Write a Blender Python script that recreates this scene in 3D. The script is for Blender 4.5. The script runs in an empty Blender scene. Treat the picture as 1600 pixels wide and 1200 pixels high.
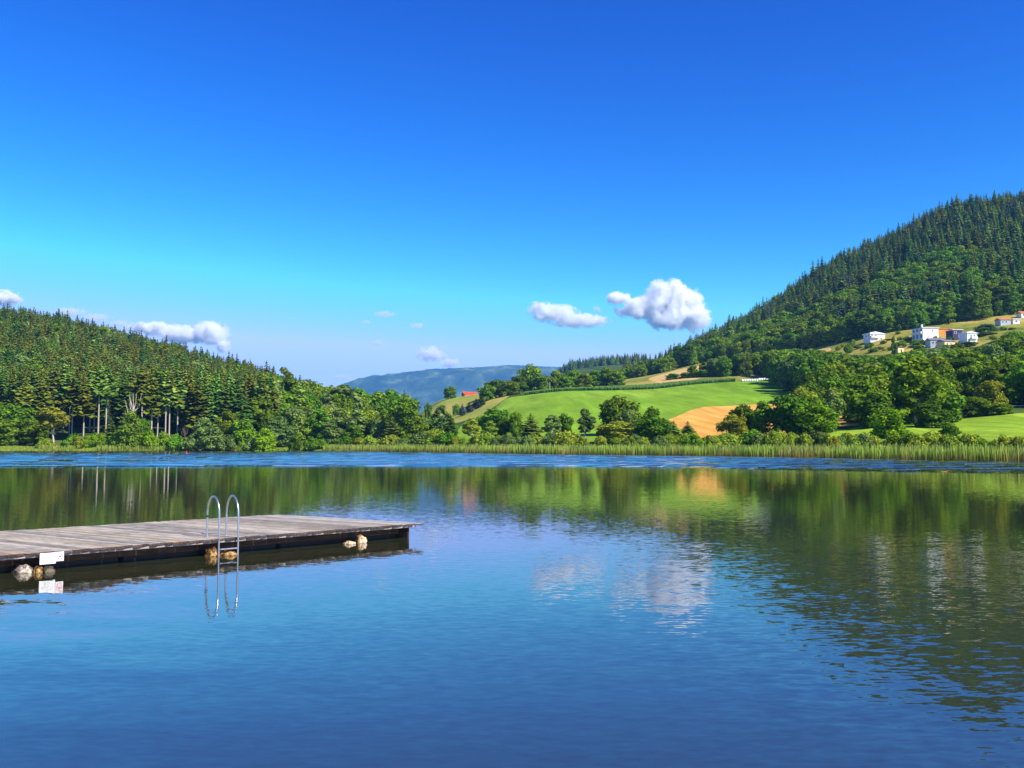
import bpy, bmesh, math, random
import numpy as np
from mathutils import Vector, Matrix, noise as mnoise

random.seed(7)
RNG = np.random.default_rng(7)
S = bpy.context.scene
COL = S.collection

# ------------------------------------------------------------------ camera, sky, sun, exposure
CAM_H = 2.1
F = 1480.0
PITCH = math.radians(3.63)
cam = bpy.data.cameras.new('camera')
cam.sensor_width = 36.0
cam.lens = 36.0 * F / 1600.0
cam.clip_start = 0.1
cam.clip_end = 60000.0
camo = bpy.data.objects.new('camera', cam)
camo.location = (0, 0, CAM_H)
camo.rotation_euler = (math.pi / 2 + PITCH, 0, 0)
COL.objects.link(camo)
S.camera = camo

SUN_ELEV = math.radians(40)
SUN_DIR = Vector((0.80, -0.60, 0)).normalized()          # horizontal direction towards the sun
world = bpy.data.worlds.new('World')
S.world = world
world.use_nodes = True
wn = world.node_tree
wn.nodes.clear()
wo = wn.nodes.new('ShaderNodeOutputWorld')
wb = wn.nodes.new('ShaderNodeBackground')
sky = wn.nodes.new('ShaderNodeTexSky')
sky.sky_type = 'NISHITA'
sky.sun_disc = False
sky.sun_elevation = SUN_ELEV
sky.sun_rotation = math.atan2(SUN_DIR.x, SUN_DIR.y)
sky.altitude = 0
sky.air_density = 1.0
sky.dust_density = 0.0
sky.ozone_density = 3.0
hs = wn.nodes.new('ShaderNodeHueSaturation')
hs.inputs['Saturation'].default_value = 1.3
hs.inputs['Value'].default_value = 1.0
wn.links.new(sky.outputs[0], hs.inputs['Color'])
# deep polarised-looking blue: each channel gets its own contrast curve
SKY_STRENGTH, SKY_UNIT = 0.13, 0.13 * 1.68
sepc = wn.nodes.new('ShaderNodeSeparateColor'); comb = wn.nodes.new('ShaderNodeCombineColor')
wn.links.new(hs.outputs[0], sepc.inputs[0])
for i_, (ex_, am_, cl_) in enumerate(((2.4, 1.48, 0.71), (2.05, 1.13, 0.885), (1.30, 0.97, 1.6))):
    m1 = wn.nodes.new('ShaderNodeMath'); m1.operation = 'MULTIPLY'; m1.inputs[1].default_value = SKY_UNIT
    m2 = wn.nodes.new('ShaderNodeMath'); m2.operation = 'MINIMUM'; m2.inputs[1].default_value = cl_
    m3 = wn.nodes.new('ShaderNodeMath'); m3.operation = 'POWER'; m3.inputs[1].default_value = ex_
    m4 = wn.nodes.new('ShaderNodeMath'); m4.operation = 'MULTIPLY'; m4.inputs[1].default_value = am_ / SKY_UNIT
    wn.links.new(sepc.outputs[i_], m1.inputs[0]); wn.links.new(m1.outputs[0], m2.inputs[0]); wn.links.new(m2.outputs[0], m3.inputs[0])
    wn.links.new(m3.outputs[0], m4.inputs[0]); wn.links.new(m4.outputs[0], comb.inputs[i_])
wn.links.new(comb.outputs[0], wb.inputs['Color'])
wb.inputs['Strength'].default_value = SKY_STRENGTH
wn.links.new(wb.outputs[0], wo.inputs['Surface'])

sun = bpy.data.lights.new('sun', 'SUN')
sun.energy = 4.9
sun.angle = math.radians(0.5)
sun.color = (1.0, 0.93, 0.80)
suno = bpy.data.objects.new('sun', sun)
sd = Vector((SUN_DIR.x * math.cos(SUN_ELEV), SUN_DIR.y * math.cos(SUN_ELEV), math.sin(SUN_ELEV)))
suno.rotation_euler = sd.to_track_quat('Z', 'Y').to_euler()
COL.objects.link(suno)

S.view_settings.view_transform = 'Standard'
S.view_settings.look = 'None'
S.view_settings.gamma = 1.0
S.view_settings.use_curve_mapping = False
S.view_settings.exposure = 0.75
S.cycles.max_bounces = 16
S.cycles.diffuse_bounces = 6
S.cycles.glossy_bounces = 3
S.cycles.transmission_bounces = 8
S.cycles.transparent_max_bounces = 6
S.cycles.volume_bounces = 12
S.cycles.volume_step_rate = 0.5
S.cycles.use_denoising = True

# ------------------------------------------------------------------ geometry of the view (pixels of the 1600 x 1200 photograph)
SP, CP = math.sin(PITCH), math.cos(PITCH)

def P(px, py, D):
    u = (600 - py) / F
    k = D / (CP - SP * u)
    return Vector((k * (px - 800) / F, D, CAM_H + k * (SP + CP * u)))

def zat(py, D):
    u = (600 - py) / F
    return CAM_H + D * (SP + CP * u) / (CP - SP * u)

def project(x, y, z):
    d = y * CP + (z - CAM_H) * SP
    u = (z - CAM_H) * CP - y * SP
    return 800 + F * x / d, 600 - F * u / d

# ------------------------------------------------------------------ helpers
def tag(o, label=None, cat=None, group=None, kind=None):
    if label: o['label'] = label
    if cat: o['category'] = cat
    if group: o['group'] = group
    if kind: o['kind'] = kind
    return o

def obj(name, mesh, parent=None, loc=None, rz=None, scale=None):
    o = bpy.data.objects.new(name, mesh)
    COL.objects.link(o)
    if parent is not None: o.parent = parent
    if loc is not None: o.location = loc
    if rz is not None: o.rotation_euler = (0, 0, rz)
    if scale is not None: o.scale = scale
    return o

def empty(name, loc, rz=0):
    o = obj(name, None, None, loc, rz)
    o.empty_display_size = 0.2
    return o

def mesh_np(name, V, Fc, mats=(), midx=None, smooth=False, attrs=None):
    """V (n,3), Fc (m,k) equal-sized faces or a list of such arrays"""
    me = bpy.data.meshes.new(name)
    V = np.asarray(V, dtype=np.float32)
    lists = Fc if isinstance(Fc, list) else [Fc]
    lists = [np.asarray(f, dtype=np.int32) for f in lists if len(f)]
    nf = sum(len(f) for f in lists)
    loops = np.concatenate([f.ravel() for f in lists])
    tot = np.concatenate([np.full(len(f), f.shape[1], dtype=np.int32) for f in lists])
    start = np.concatenate([[0], np.cumsum(tot)[:-1]]).astype(np.int32)
    me.vertices.add(len(V)); me.vertices.foreach_set('co', V.ravel())
    me.loops.add(len(loops)); me.loops.foreach_set('vertex_index', loops)
    me.polygons.add(nf)
    me.polygons.foreach_set('loop_start', start)
    me.polygons.foreach_set('loop_total', tot)
    if midx is not None: me.polygons.foreach_set('material_index', np.asarray(midx, dtype=np.int32))
    me.polygons.foreach_set('use_smooth', np.full(nf, smooth))
    for m in mats: me.materials.append(m)
    for k, a in (attrs or {}).items():
        a = np.asarray(a, dtype=np.float32)
        if len(a) == len(V): me.attributes.new(k, 'FLOAT', 'POINT').data.foreach_set('value', a)
        else: me.attributes.new(k, 'FLOAT', 'FACE').data.foreach_set('value', a)
    me.update(calc_edges=True)
    me.validate()
    return me

def bm_mesh(name, bm, mats=(), smooth=False):
    me = bpy.data.meshes.new(name)
    bmesh.ops.recalc_face_normals(bm, faces=bm.faces[:])
    if smooth:
        for f in bm.faces: f.smooth = True
    bm.to_mesh(me); bm.free()
    for m in mats: me.materials.append(m)
    return me

def add_box(bm, lo, hi, mi=0, rot=None):
    x0, y0, z0 = lo; x1, y1, z1 = hi
    vs = [Vector(c) for c in ((x0,y0,z0),(x1,y0,z0),(x1,y1,z0),(x0,y1,z0),(x0,y0,z1),(x1,y0,z1),(x1,y1,z1),(x0,y1,z1))]
    if rot is not None: vs = [rot @ v for v in vs]
    v = [bm.verts.new(c) for c in vs]
    for f in ((0,3,2,1),(4,5,6,7),(0,1,5,4),(1,2,6,5),(2,3,7,6),(3,0,4,7)):
        fc = bm.faces.new([v[i] for i in f]); fc.material_index = mi

def add_prism(bm, pts, d0, d1, axis='y', mi=0):
    """outline pts (a, z) extruded from d0 to d1 along axis"""
    def c(p, d): return Vector((p[0], d, p[1])) if axis == 'y' else Vector((d, p[0], p[1]))
    a = [bm.verts.new(c(p, d0)) for p in pts]; b = [bm.verts.new(c(p, d1)) for p in pts]
    n = len(pts)
    fs = [bm.faces.new(a), bm.faces.new(b[::-1])]
    for i in range(n): fs.append(bm.faces.new((a[i], b[i], b[(i+1) % n], a[(i+1) % n])))
    for f in fs: f.material_index = mi

def tube(points, radii, sides=8):
    """returns V, quads for a tube along points"""
    V = []; Q = []
    pts = [Vector(p) for p in points]
    n = len(pts)
    prev = None
    for i, p in enumerate(pts):
        t = (pts[min(i+1, n-1)] - pts[max(i-1, 0)]).normalized()
        if prev is None:
            a = t.orthogonal().normalized()
        else:
            a = (prev - t * prev.dot(t)).normalized()
        prev = a
        b = t.cross(a)
        r = radii[i] if hasattr(radii, '__len__') else radii
        for k in range(sides):
            w = 2 * math.pi * k / sides
            V.append(p + (a * math.cos(w) + b * math.sin(w)) * r)
    for i in range(n - 1):
        for k in range(sides):
            k2 = (k + 1) % sides
            Q.append((i*sides+k, i*sides+k2, (i+1)*sides+k2, (i+1)*sides+k))
    return V, Q

def tube_mesh(name, tubes, mat, sides=8, smooth=True):
    V = []; Q = []
    for pts, r in tubes:
        v, q = tube(pts, r, sides)
        o = len(V); V += [tuple(x) for x in v]; Q += [tuple(i + o for i in f) for f in q]
    # caps
    me = mesh_np(name, V, np.array(Q), [mat], smooth=smooth)
    return me

# ------------------------------------------------------------------ materials
class NT:
    def __init__(s, name):
        s.m = bpy.data.materials.new(name); s.m.use_nodes = True
        s.t = s.m.node_tree; s.t.nodes.clear()
        s.out = s.t.nodes.new('ShaderNodeOutputMaterial')
    def n(s, typ, **kw):
        nd = s.t.nodes.new('ShaderNode' + typ)
        for k, v in kw.items():
            if k in nd.inputs: s.put(nd.inputs[k], v)
            else: setattr(nd, k, v)
        return nd
    def put(s, inp, v):
        if isinstance(v, bpy.types.NodeSocket): s.t.links.new(v, inp)
        elif isinstance(v, bpy.types.Node): s.t.links.new(v.outputs[0], inp)
        else:
            if inp.type == 'RGBA' and len(v) == 3: v = (*v, 1)
            inp.default_value = v
    def noise(s, scale, detail=4, rough=0.55, vec=None, dist=0.0):
        nd = s.n('TexNoise'); nd.inputs['Scale'].default_value = scale; nd.inputs['Detail'].default_value = detail
        nd.inputs['Roughness'].default_value = rough; nd.inputs['Distortion'].default_value = dist
        if vec is not None: s.put(nd.inputs['Vector'], vec)
        return nd
    def ramp(s, fac, stops):
        r = s.t.nodes.new('ShaderNodeValToRGB'); s.put(r.inputs[0], fac)
        e = r.color_ramp.elements
        while len(e) < len(stops): e.new(0.5)
        for i, (p, c) in enumerate(stops):
            e[i].position = p; e[i].color = (*c, 1) if len(c) == 3 else c
        return r.outputs[0]
    def mix(s, fac, a, b, typ='MIX'):
        m = s.t.nodes.new('ShaderNodeMix'); m.data_type = 'RGBA'; m.blend_type = typ
        s.put(m.inputs[0], fac); s.put(m.inputs[6], a); s.put(m.inputs[7], b)
        return m.outputs[2]
    def math(s, op, a, b=0.0, c=0.0, clamp=False):
        m = s.t.nodes.new('ShaderNodeMath'); m.operation = op; m.use_clamp = clamp
        s.put(m.inputs[0], a); s.put(m.inputs[1], b); s.put(m.inputs[2], c)
        return m.outputs[0]
    def pos(s, scale=(1, 1, 1), rz=0.0):
        g = s.t.nodes.new('ShaderNodeNewGeometry')
        mp = s.t.nodes.new('ShaderNodeMapping'); mp.inputs['Scale'].default_value = scale; mp.inputs['Rotation'].default_value = (0, 0, rz)
        s.t.links.new(g.outputs['Position'], mp.inputs['Vector'])
        return mp.outputs[0]
    def objco(s, scale=(1, 1, 1)):
        g = s.t.nodes.new('ShaderNodeTexCoord')
        mp = s.t.nodes.new('ShaderNodeMapping'); mp.inputs['Scale'].default_value = scale
        s.t.links.new(g.outputs['Object'], mp.inputs['Vector'])
        return mp.outputs[0]
    def bump(s, h, strength=0.3, dist=0.1):
        b = s.n('Bump'); b.inputs['Strength'].default_value = strength; b.inputs['Distance'].default_value = dist
        s.put(b.inputs['Height'], h); return b.outputs[0]
    def bsdf(s, color, rough=0.8, spec=0.2, metal=0.0, normal=None):
        p = s.t.nodes.new('ShaderNodeBsdfPrincipled')
        s.put(p.inputs['Base Color'], color); s.put(p.inputs['Roughness'], rough)
        p.inputs['Specular IOR Level'].default_value = spec; p.inputs['Metallic'].default_value = metal
        if normal is not None: s.put(p.inputs['Normal'], normal)
        return p
    def done(s, sh):
        s.put(s.out.inputs['Surface'], sh.outputs[0] if isinstance(sh, bpy.types.Node) else sh); return s.m

def leaf_mat(name, dark, light, trans=0.3, big=0.12, hue=0.03, rnd=0.5):
    t = NT(name)
    oi = t.n('ObjectInfo')
    at = t.n('Attribute', attribute_name='v')
    nz = t.noise(big, 2, vec=t.pos())
    f = t.math('MULTIPLY_ADD', at.outputs['Fac'], 0.9, t.math('MULTIPLY_ADD', nz.outputs[0], 0.7, -0.35), clamp=True)
    c = t.mix(f, dark, light)
    h = t.n('HueSaturation')
    t.put(h.inputs['Hue'], t.math('MULTIPLY_ADD', oi.outputs['Random'], hue * 2, 0.5 - hue))
    r2 = t.math('FRACT', t.math('MULTIPLY', oi.outputs['Random'], 17.31))
    t.put(h.inputs['Value'], t.math('MULTIPLY_ADD', r2, rnd, 1.0 - rnd / 2))
    t.put(h.inputs['Color'], c)
    d = t.n('BsdfDiffuse'); t.put(d.inputs['Color'], h.outputs[0])
    tr = t.n('BsdfTranslucent'); t.put(tr.inputs['Color'], h.outputs[0])
    m = t.n('MixShader'); m.inputs[0].default_value = trans
    t.put(m.inputs[1], d.outputs[0]); t.put(m.inputs[2], tr.outputs[0])
    return t.done(m)

M = {}
M['spruce'] = leaf_mat('spruce_needles', (0.018, 0.052, 0.012), (0.245, 0.370, 0.052), 0.22, hue=0.035, rnd=0.9)
M['spruce_olive'] = leaf_mat('olive_spruce_needles', (0.030, 0.050, 0.006), (0.270, 0.290, 0.028), 0.2, hue=0.03, rnd=0.7)
M['larch'] = leaf_mat('larch_needles', (0.02, 0.075, 0.012), (0.09, 0.24, 0.03), 0.25, hue=0.02)
M['bluespruce'] = leaf_mat('blue_spruce_needles', (0.03, 0.055, 0.05), (0.13, 0.18, 0.16), 0.1, hue=0.01)
M['leaf_dark'] = leaf_mat('dark_leaves', (0.016, 0.055, 0.008), (0.190, 0.340, 0.020), 0.25, hue=0.02)
M['leaf_mid'] = leaf_mat('green_leaves', (0.030, 0.085, 0.007), (0.270, 0.420, 0.022), 0.32, hue=0.03)
M['leaf_bright'] = leaf_mat('bright_leaves', (0.050, 0.14, 0.006), (0.260, 0.44, 0.016), 0.35, hue=0.012, rnd=0.2)
M['leaf_lime'] = leaf_mat('lime_leaves', (0.09, 0.19, 0.008), (0.38, 0.55, 0.02), 0.35, hue=0.01, rnd=0.1)
M['leaf_pale'] = leaf_mat('pale_leaves', (0.045, 0.095, 0.022), (0.26, 0.37, 0.08), 0.28, hue=0.012, rnd=0.4)
M['leaf_willow'] = leaf_mat('willow_leaves', (0.08, 0.15, 0.012), (0.44, 0.54, 0.05), 0.3, hue=0.02, rnd=0.4)
M['leaf_yellow'] = leaf_mat('yellow_green_leaves', (0.10, 0.14, 0.008), (0.36, 0.38, 0.03), 0.3, hue=0.02, rnd=0.3)

def bark(name, a, b, sc=3.0):
    t = NT(name)
    n = t.noise(sc, 4, vec=t.objco((1, 1, 0.25)))
    return t.done(t.bsdf(t.ramp(n.outputs[0], [(0.35, a), (0.65, b)]), 0.9, 0.1, normal=t.bump(n.outputs[0], 0.5, 0.05)))
M['bark'] = bark('brown_bark', (0.06, 0.045, 0.035), (0.16, 0.12, 0.09))
M['bark_pale'] = bark('pale_bark', (0.30, 0.25, 0.20), (0.62, 0.55, 0.46))
M['bark_birch'] = bark('birch_bark', (0.35, 0.31, 0.27), (0.75, 0.70, 0.64))

def reed_mat():
    t = NT('reed_blades')
    h = t.n('Attribute', attribute_name='h'); v = t.n('Attribute', attribute_name='v')
    c1 = t.ramp(h.outputs['Fac'], [(0.0, (0.30, 0.17, 0.06)), (0.2, (0.26, 0.24, 0.06)), (0.42, (0.26, 0.38, 0.04)), (1.0, (0.48, 0.58, 0.10))])
    c2 = t.ramp(h.outputs['Fac'], [(0.0, (0.12, 0.10, 0.03)), (0.3, (0.11, 0.20, 0.02)), (1.0, (0.27, 0.42, 0.06))])
    c = t.mix(t.math('MULTIPLY', v.outputs['Fac'], 0.85), c1, c2)
    big = t.noise(0.13, 3, vec=t.pos())
    c = t.mix(t.ramp(big.outputs[0], [(0.45, (0, 0, 0)), (0.62, (0.8, 0.8, 0.8))]), c, t.ramp(h.outputs['Fac'], [(0.0, (0.34, 0.20, 0.07)), (0.6, (0.34, 0.33, 0.08)), (1.0, (0.36, 0.42, 0.10))]))
    d = t.n('BsdfDiffuse'); t.put(d.inputs['Color'], c)
    tr = t.n('BsdfTranslucent'); t.put(tr.inputs['Color'], c)
    m = t.n('MixShader'); m.inputs[0].default_value = 0.3
    t.put(m.inputs[1], d.outputs[0]); t.put(m.inputs[2], tr.outputs[0])
    return t.done(m)
M['reed'] = reed_mat()

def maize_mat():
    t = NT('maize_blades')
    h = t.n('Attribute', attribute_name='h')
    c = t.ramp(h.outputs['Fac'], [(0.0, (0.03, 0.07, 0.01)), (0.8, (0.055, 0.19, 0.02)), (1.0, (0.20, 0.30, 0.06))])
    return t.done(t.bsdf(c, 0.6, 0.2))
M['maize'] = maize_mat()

def ground_mat(name, stops, scale=0.02, fine=0.6, fineamt=0.25, rows=None, spread=4):
    t = NT(name)
    a = t.noise(scale, 5, 0.6, vec=t.pos())
    c = t.ramp(a.outputs[0], stops)
    b = t.noise(fine, 4, 0.65, vec=t.pos())
    c = t.mix(fineamt, c, t.ramp(b.outputs[0], [(0.3, (0.25, 0.25, 0.25)), (0.7, (0.85, 0.85, 0.85))]), 'OVERLAY')
    if rows:
        ang, sc, amt = rows
        w = t.noise(1.0, 3, 0.6, vec=t.pos((sc, 0.012, 0.0), ang))
        c = t.mix(amt, c, t.ramp(w.outputs[0], [(0.35, (0.2, 0.2, 0.2)), (0.65, (0.8, 0.8, 0.8))]), 'OVERLAY')
    return t.done(t.bsdf(c, 0.95, 0.05, normal=t.bump(b.outputs[0], 0.6, 0.4)))
M['floor'] = ground_mat('undergrowth', [(0.3, (0.03, 0.055, 0.012)), (0.5, (0.06, 0.10, 0.015)), (0.7, (0.13, 0.14, 0.03))], 0.03)
M['green_field'] = ground_mat('mown_green_field', [(0.3, (0.135, 0.270, 0.012)), (0.55, (0.190, 0.330, 0.018)), (0.75, (0.270, 0.390, 0.030))], 0.012, 0.35, 0.3, rows=(math.radians(55), 0.13, 0.35))
M['wheat'] = ground_mat('ripe_wheat', [(0.3, (0.60, 0.30, 0.055)), (0.7, (0.74, 0.40, 0.085))], 0.03, 0.8, 0.2, rows=(math.radians(84), 0.35, 0.35))
M['dry'] = ground_mat('dry_meadow_grass', [(0.32, (0.10, 0.15, 0.02)), (0.5, (0.27, 0.255, 0.04)), (0.66, (0.44, 0.33, 0.08))], 0.022, 0.3, 0.45)
M['olive'] = ground_mat('olive_meadow_grass', [(0.35, (0.22, 0.33, 0.03)), (0.6, (0.40, 0.36, 0.07))], 0.012, 0.3, 0.3)
M['right_meadow'] = ground_mat('lush_meadow_grass', [(0.3, (0.170, 0.300, 0.014)), (0.6, (0.240, 0.360, 0.026)), (0.8, (0.360, 0.420, 0.05))], 0.03, 0.5, 0.35, rows=(math.radians(75), 0.25, 0.4))
M['gold'] = ground_mat('golden_stubble', [(0.3, (0.52, 0.33, 0.10)), (0.7, (0.62, 0.44, 0.16))], 0.02, 0.5, 0.25)
M['far'] = ground_mat('far_forest_cover', [(0.35, (0.008, 0.028, 0.016)), (0.52, (0.03, 0.065, 0.03)), (0.62, (0.09, 0.13, 0.06)), (0.70, (0.22, 0.22, 0.14))], 0.0045, 0.03, 0.9)

# ------------------------------------------------------------------ terrain
# control columns (pixels across) ; rows are lines over the land from the shore to the skyline: (distance, ground height)
CX = [-900, -400, 0, 300, 450, 600, 700, 800, 900, 1000, 1100, 1200, 1300, 1400, 1500, 1600, 2000, 2500]
SHORE_PX = [-900, -400, 0, 300, 450, 600, 750, 900, 1050, 1200, 1400, 1600, 2000, 2500]
SHORE_Y = [708, 706.5, 706, 705.2, 705.3, 706.5, 709, 711.3, 713, 715, 719.3, 724, 733, 745]
def shore_D(px):
    y = np.interp(px, SHORE_PX, SHORE_Y)
    u = (600 - y) / F
    return CAM_H * (CP - SP * u) / -(SP + CP * u)
def Y(D, py): return (D, zat(py, D))
ROWS = {   # foot of slope, mid, crest, ridge, back
 -900: [(300, 3), (430, 30), (650, 75), (1100, 110), (1800, 60)],
 -400: [(300, 3), (430, 34), (670, 90), (1100, 95), (1800, 40)],
 0:    [(292, 4), (430, 32), (650, 76.5), (1000, 60), (1800, 10)],
 300:  [(292, 3.5), (420, 21), (640, 46), (900, 30), (1800, 5)],
 450:  [(292, 3), (420, 14), (680, 29.5), (900, 25), (1800, 5)],
 600:  [(300, 3), (420, 7), (800, 11.5), (1000, 10), (1800, 0)],
 700:  [(260, 3), Y(480, 655), Y(700, 622), (900, 28), (1800, 0)],
 800:  [(236, 3), Y(480, 623), Y(600, 612), (900, 44), (1800, 40)],
 900:  [Y(225, 686), Y(480, 612), Y(640, 606), Y(1100, 596), Y(1800, 582)],
 1000: [Y(215, 686), Y(480, 612), Y(640, 592), Y(1050, 594), Y(1800, 574)],
 1100: [Y(205, 686), Y(480, 604), Y(640, 574), Y(1050, 558), (1800, 130)],
 1200: [Y(195, 686), Y(480, 600), Y(640, 561), Y(1050, 508), (1800, 140)],
 1300: [Y(180, 680), Y(400, 606), Y(600, 543), Y(1050, 446), (1800, 180)],
 1400: [Y(180, 672), Y(380, 595), Y(570, 521), Y(1050, 405), (1800, 200)],
 1500: [Y(190, 664), Y(380, 580), Y(560, 508), Y(1050, 360), (1800, 240)],
 1600: [Y(190, 654), Y(380, 566), Y(560, 493), Y(1050, 348), (1800, 250)],
 2000: [Y(170, 660), Y(360, 560), Y(560, 480), Y(1050, 325), (1800, 260)],
 2500: [Y(150, 670), Y(360, 560), Y(560, 490), Y(1050, 320), (1800, 260)],
}
def smooth_interp(x, xs, ys):
    """pchip-like monotone cubic interpolation, vectorised over x"""
    xs = np.asarray(xs, float); ys = np.asarray(ys, float)
    h = np.diff(xs); dl = np.diff(ys) / h
    m = np.zeros_like(ys)
    m[0], m[-1] = dl[0], dl[-1]
    for i in range(1, len(xs) - 1):
        if dl[i-1] * dl[i] > 0:
            w1 = 2*h[i] + h[i-1]; w2 = h[i] + 2*h[i-1]
            m[i] = (w1 + w2) / (w1 / dl[i-1] + w2 / dl[i])
    x = np.clip(x, xs[0], xs[-1])
    k = np.clip(np.searchsorted(xs, x, side='right') - 1, 0, len(xs) - 2)
    t = (x - xs[k]) / h[k]
    return ((2*t**3 - 3*t**2 + 1) * ys[k] + (t**3 - 2*t**2 + t) * h[k] * m[k] + (-2*t**3 + 3*t**2) * ys[k+1] + (t**3 - t**2) * h[k] * m[k+1])

NPX = 341
PXS = np.linspace(-900, 2500, NPX)
ctrlD = []; ctrlZ = []
sD = np.array([shore_D(p) for p in CX])
full = {}
for i, p in enumerate(CX):
    s = sD[i]
    r = [(s - 35, -2.6), (s - 3, -0.5), (s, 0.02), (s + 6, 0.5)] + ROWS[p] + [(3200, 20), (7600, 10)]
    full[p] = r
NR = len(full[0])
CTD = np.array([[full[p][k][0] for p in CX] for k in range(NR)])
CTZ = np.array([[full[p][k][1] for p in CX] for k in range(NR)])
CTD[0] = sD - 35; 
gD = np.array([smooth_interp(PXS, CX, CTD[k]) for k in range(NR)])
sfine = np.array([shore_D(p) for p in PXS])
gD[0] = sfine - 35; gD[1] = sfine - 3; gD[2] = sfine; gD[3] = sfine + 6
gZ = np.array([smooth_interp(PXS, CX, CTZ[k]) for k in range(NR)])
SUB = [3, 2, 3, 8, 24, 24, 24, 16, 10, 8]
tcol = [0.0]
for k, n in enumerate(SUB): tcol += [k + (j + 1) / n for j in range(n)]
tcol = np.array(tcol)
TD = np.zeros((len(tcol), NPX)); TZ = np.zeros_like(TD)
for j in range(NPX):
    TD[:, j] = np.interp(tcol, range(NR), gD[:, j])
    TZ[:, j] = smooth_interp(TD[:, j], gD[:, j], gZ[:, j])
AZ = (PXS - 800) / F * CP
TX = TD * AZ[None, :]
# gentle relief that grows with distance
for a in range(TD.shape[0]):
    for j in range(NPX):
        d = TD[a, j]
        s = gD[3, j]
        if d > s + 20:
            amp = min(1.0, (d - s - 20) / 150.0)
            n = mnoise.noise(Vector((TX[a, j] * 0.012, d * 0.012, 3.1)))
            n2 = mnoise.noise(Vector((TX[a, j] * 0.004, d * 0.004, 9.1)))
            TZ[a, j] += amp * (0.6 * n + (0.0 if d < 520 else 4.0 * min(1, (d - 520) / 400.0)) * n2)

def ground_z(x, y):
    px = 800 + x / y / CP * F
    f = (px - PXS[0]) / (PXS[1] - PXS[0])
    j = int(min(max(f, 0), NPX - 2)); t = f - j
    a = np.interp(y, TD[:, j], TZ[:, j]); b = np.interp(y, TD[:, j+1], TZ[:, j+1])
    return float(a * (1 - t) + b * t)
def at(px, D):
    """ground point under screen column px at distance D"""
    x = D * (px - 800) / F * CP
    z = ground_z(x, D)
    q = P(px, project(x, D, z)[1], D)
    return Vector((q.x, D, ground_z(q.x, D)))

def poly_sd(px, py, poly):
    """signed distance (positive inside) of points to polygon"""
    poly = np.asarray(poly, float)
    n = len(poly); d = np.full(px.shape, 1e9); inside = np.zeros(px.shape, bool)
    for i in range(n):
        a = poly[i]; b = poly[(i + 1) % n]; e = b - a
        wx, wy = px - a[0], py - a[1]
        t = np.clip((wx * e[0] + wy * e[1]) / (e @ e), 0, 1)
        d = np.minimum(d, np.hypot(wx - e[0] * t, wy - e[1] * t))
        c = ((a[1] > py) != (b[1] > py)) & (px < (b[0] - a[0]) * (py - a[1]) / (b[1] - a[1] + 1e-12) + a[0])
        inside ^= c
    return np.where(inside, d, -d)

V = np.stack([TX.ravel(), TD.ravel(), TZ.ravel()], 1)
nr, nc = TD.shape
ii, jj = np.meshgrid(np.arange(nr - 1), np.arange(nc - 1), indexing='ij')
q0 = (ii * nc + jj).ravel()
T = np.concatenate([np.stack([q0, q0 + 1, q0 + nc + 1], 1), np.stack([q0, q0 + nc + 1, q0 + nc], 1)])
VPX, VPY = project(V[:, 0], V[:, 1], V[:, 2])
FIELDS = [  # name, material, polygon on the ground (as seen), distance range
 ('wheat_field', 'wheat', [(1040,657),(1062,649),(1078,641),(1100,635.5),(1141,634),(1200,631),(1260,627),(1345,618),(1385,630),(1385,668),(1300,690),(1096,690)], (200, 380)),
 ('green_field', 'green_field', [(722,662),(745,650),(775,636),(806,610),(850,606),(910,605),(1000,605),(1055,602),(1100,596),(1150,593),(1200,591),(1235,594),(1268,606),(1330,640),(1330,700),(700,700)], (212, 500)),
 ('lakeside_meadow', 'right_meadow', [(1290,678),(1350,665),(1420,661),(1445,656),(1500,655),(1600,645),(1700,640),(1800,640),(1800,712),(1290,705)], (140, 290)),
 ('golden_stubble_field', 'gold', [(1010,592),(1060,577),(1140,562),(1230,552),(1300,543),(1300,548),(1220,562),(1150,572),(1095,590),(1052,606)], (500, 800)),
 ('hillside_meadow', 'dry', [(965,614),(972,592),(1060,572),(1140,556),(1230,543),(1300,528),(1350,515),(1420,500),(1500,485),(1600,470),(1900,450),(1900,600),(1250,600),(1000,618)], (430, 780)),
 ('spur_meadow', 'olive', [(600,640),(655,629),(700,620),(760,612),(860,606),(960,604),(960,606),(806,611),(775,634),(722,663),(600,690)], (400, 900)),
]
def clip(V, T, s):
    """cut triangles along s = 0 ; returns V, inside tris, outside tris, s"""
    sv = s[T]
    pos = (sv >= 0)
    allin = pos.all(1); allout = (~pos).all(1)
    ins = [T[allin]]; outs = [T[allout]]
    Vn = [V]; base = len(V); extra = []; cache = {}
    def cut(a, b):
        key = (min(a, b), max(a, b))
        if key not in cache:
            t = s[a] / (s[a] - s[b])
            extra.append(V[a] + (V[b] - V[a]) * t)
            cache[key] = base + len(extra) - 1
        return cache[key]
    ii, oo = [], []
    for tri in T[~(allin | allout)]:
        a, b, c = [int(x) for x in tri]
        fl = [s[a] >= 0, s[b] >= 0, s[c] >= 0]
        while not (fl[0] != fl[1] and fl[0] != fl[2]):
            a, b, c = b, c, a; fl = fl[1:] + fl[:1]
        ab = cut(a, b); ac = cut(a, c)
        one, two = (ii, oo) if fl[0] else (oo, ii)
        one.append((a, ab, ac)); two.append((ab, b, c)); two.append((ab, c, ac))
    V2 = np.concatenate([V, np.array(extra)]) if extra else V
    I = np.concatenate(ins + ([np.array(ii)] if ii else [])); O = np.concatenate(outs + ([np.array(oo)] if oo else []))
    return V2, I.astype(int), O.astype(int)
rest = T
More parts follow.
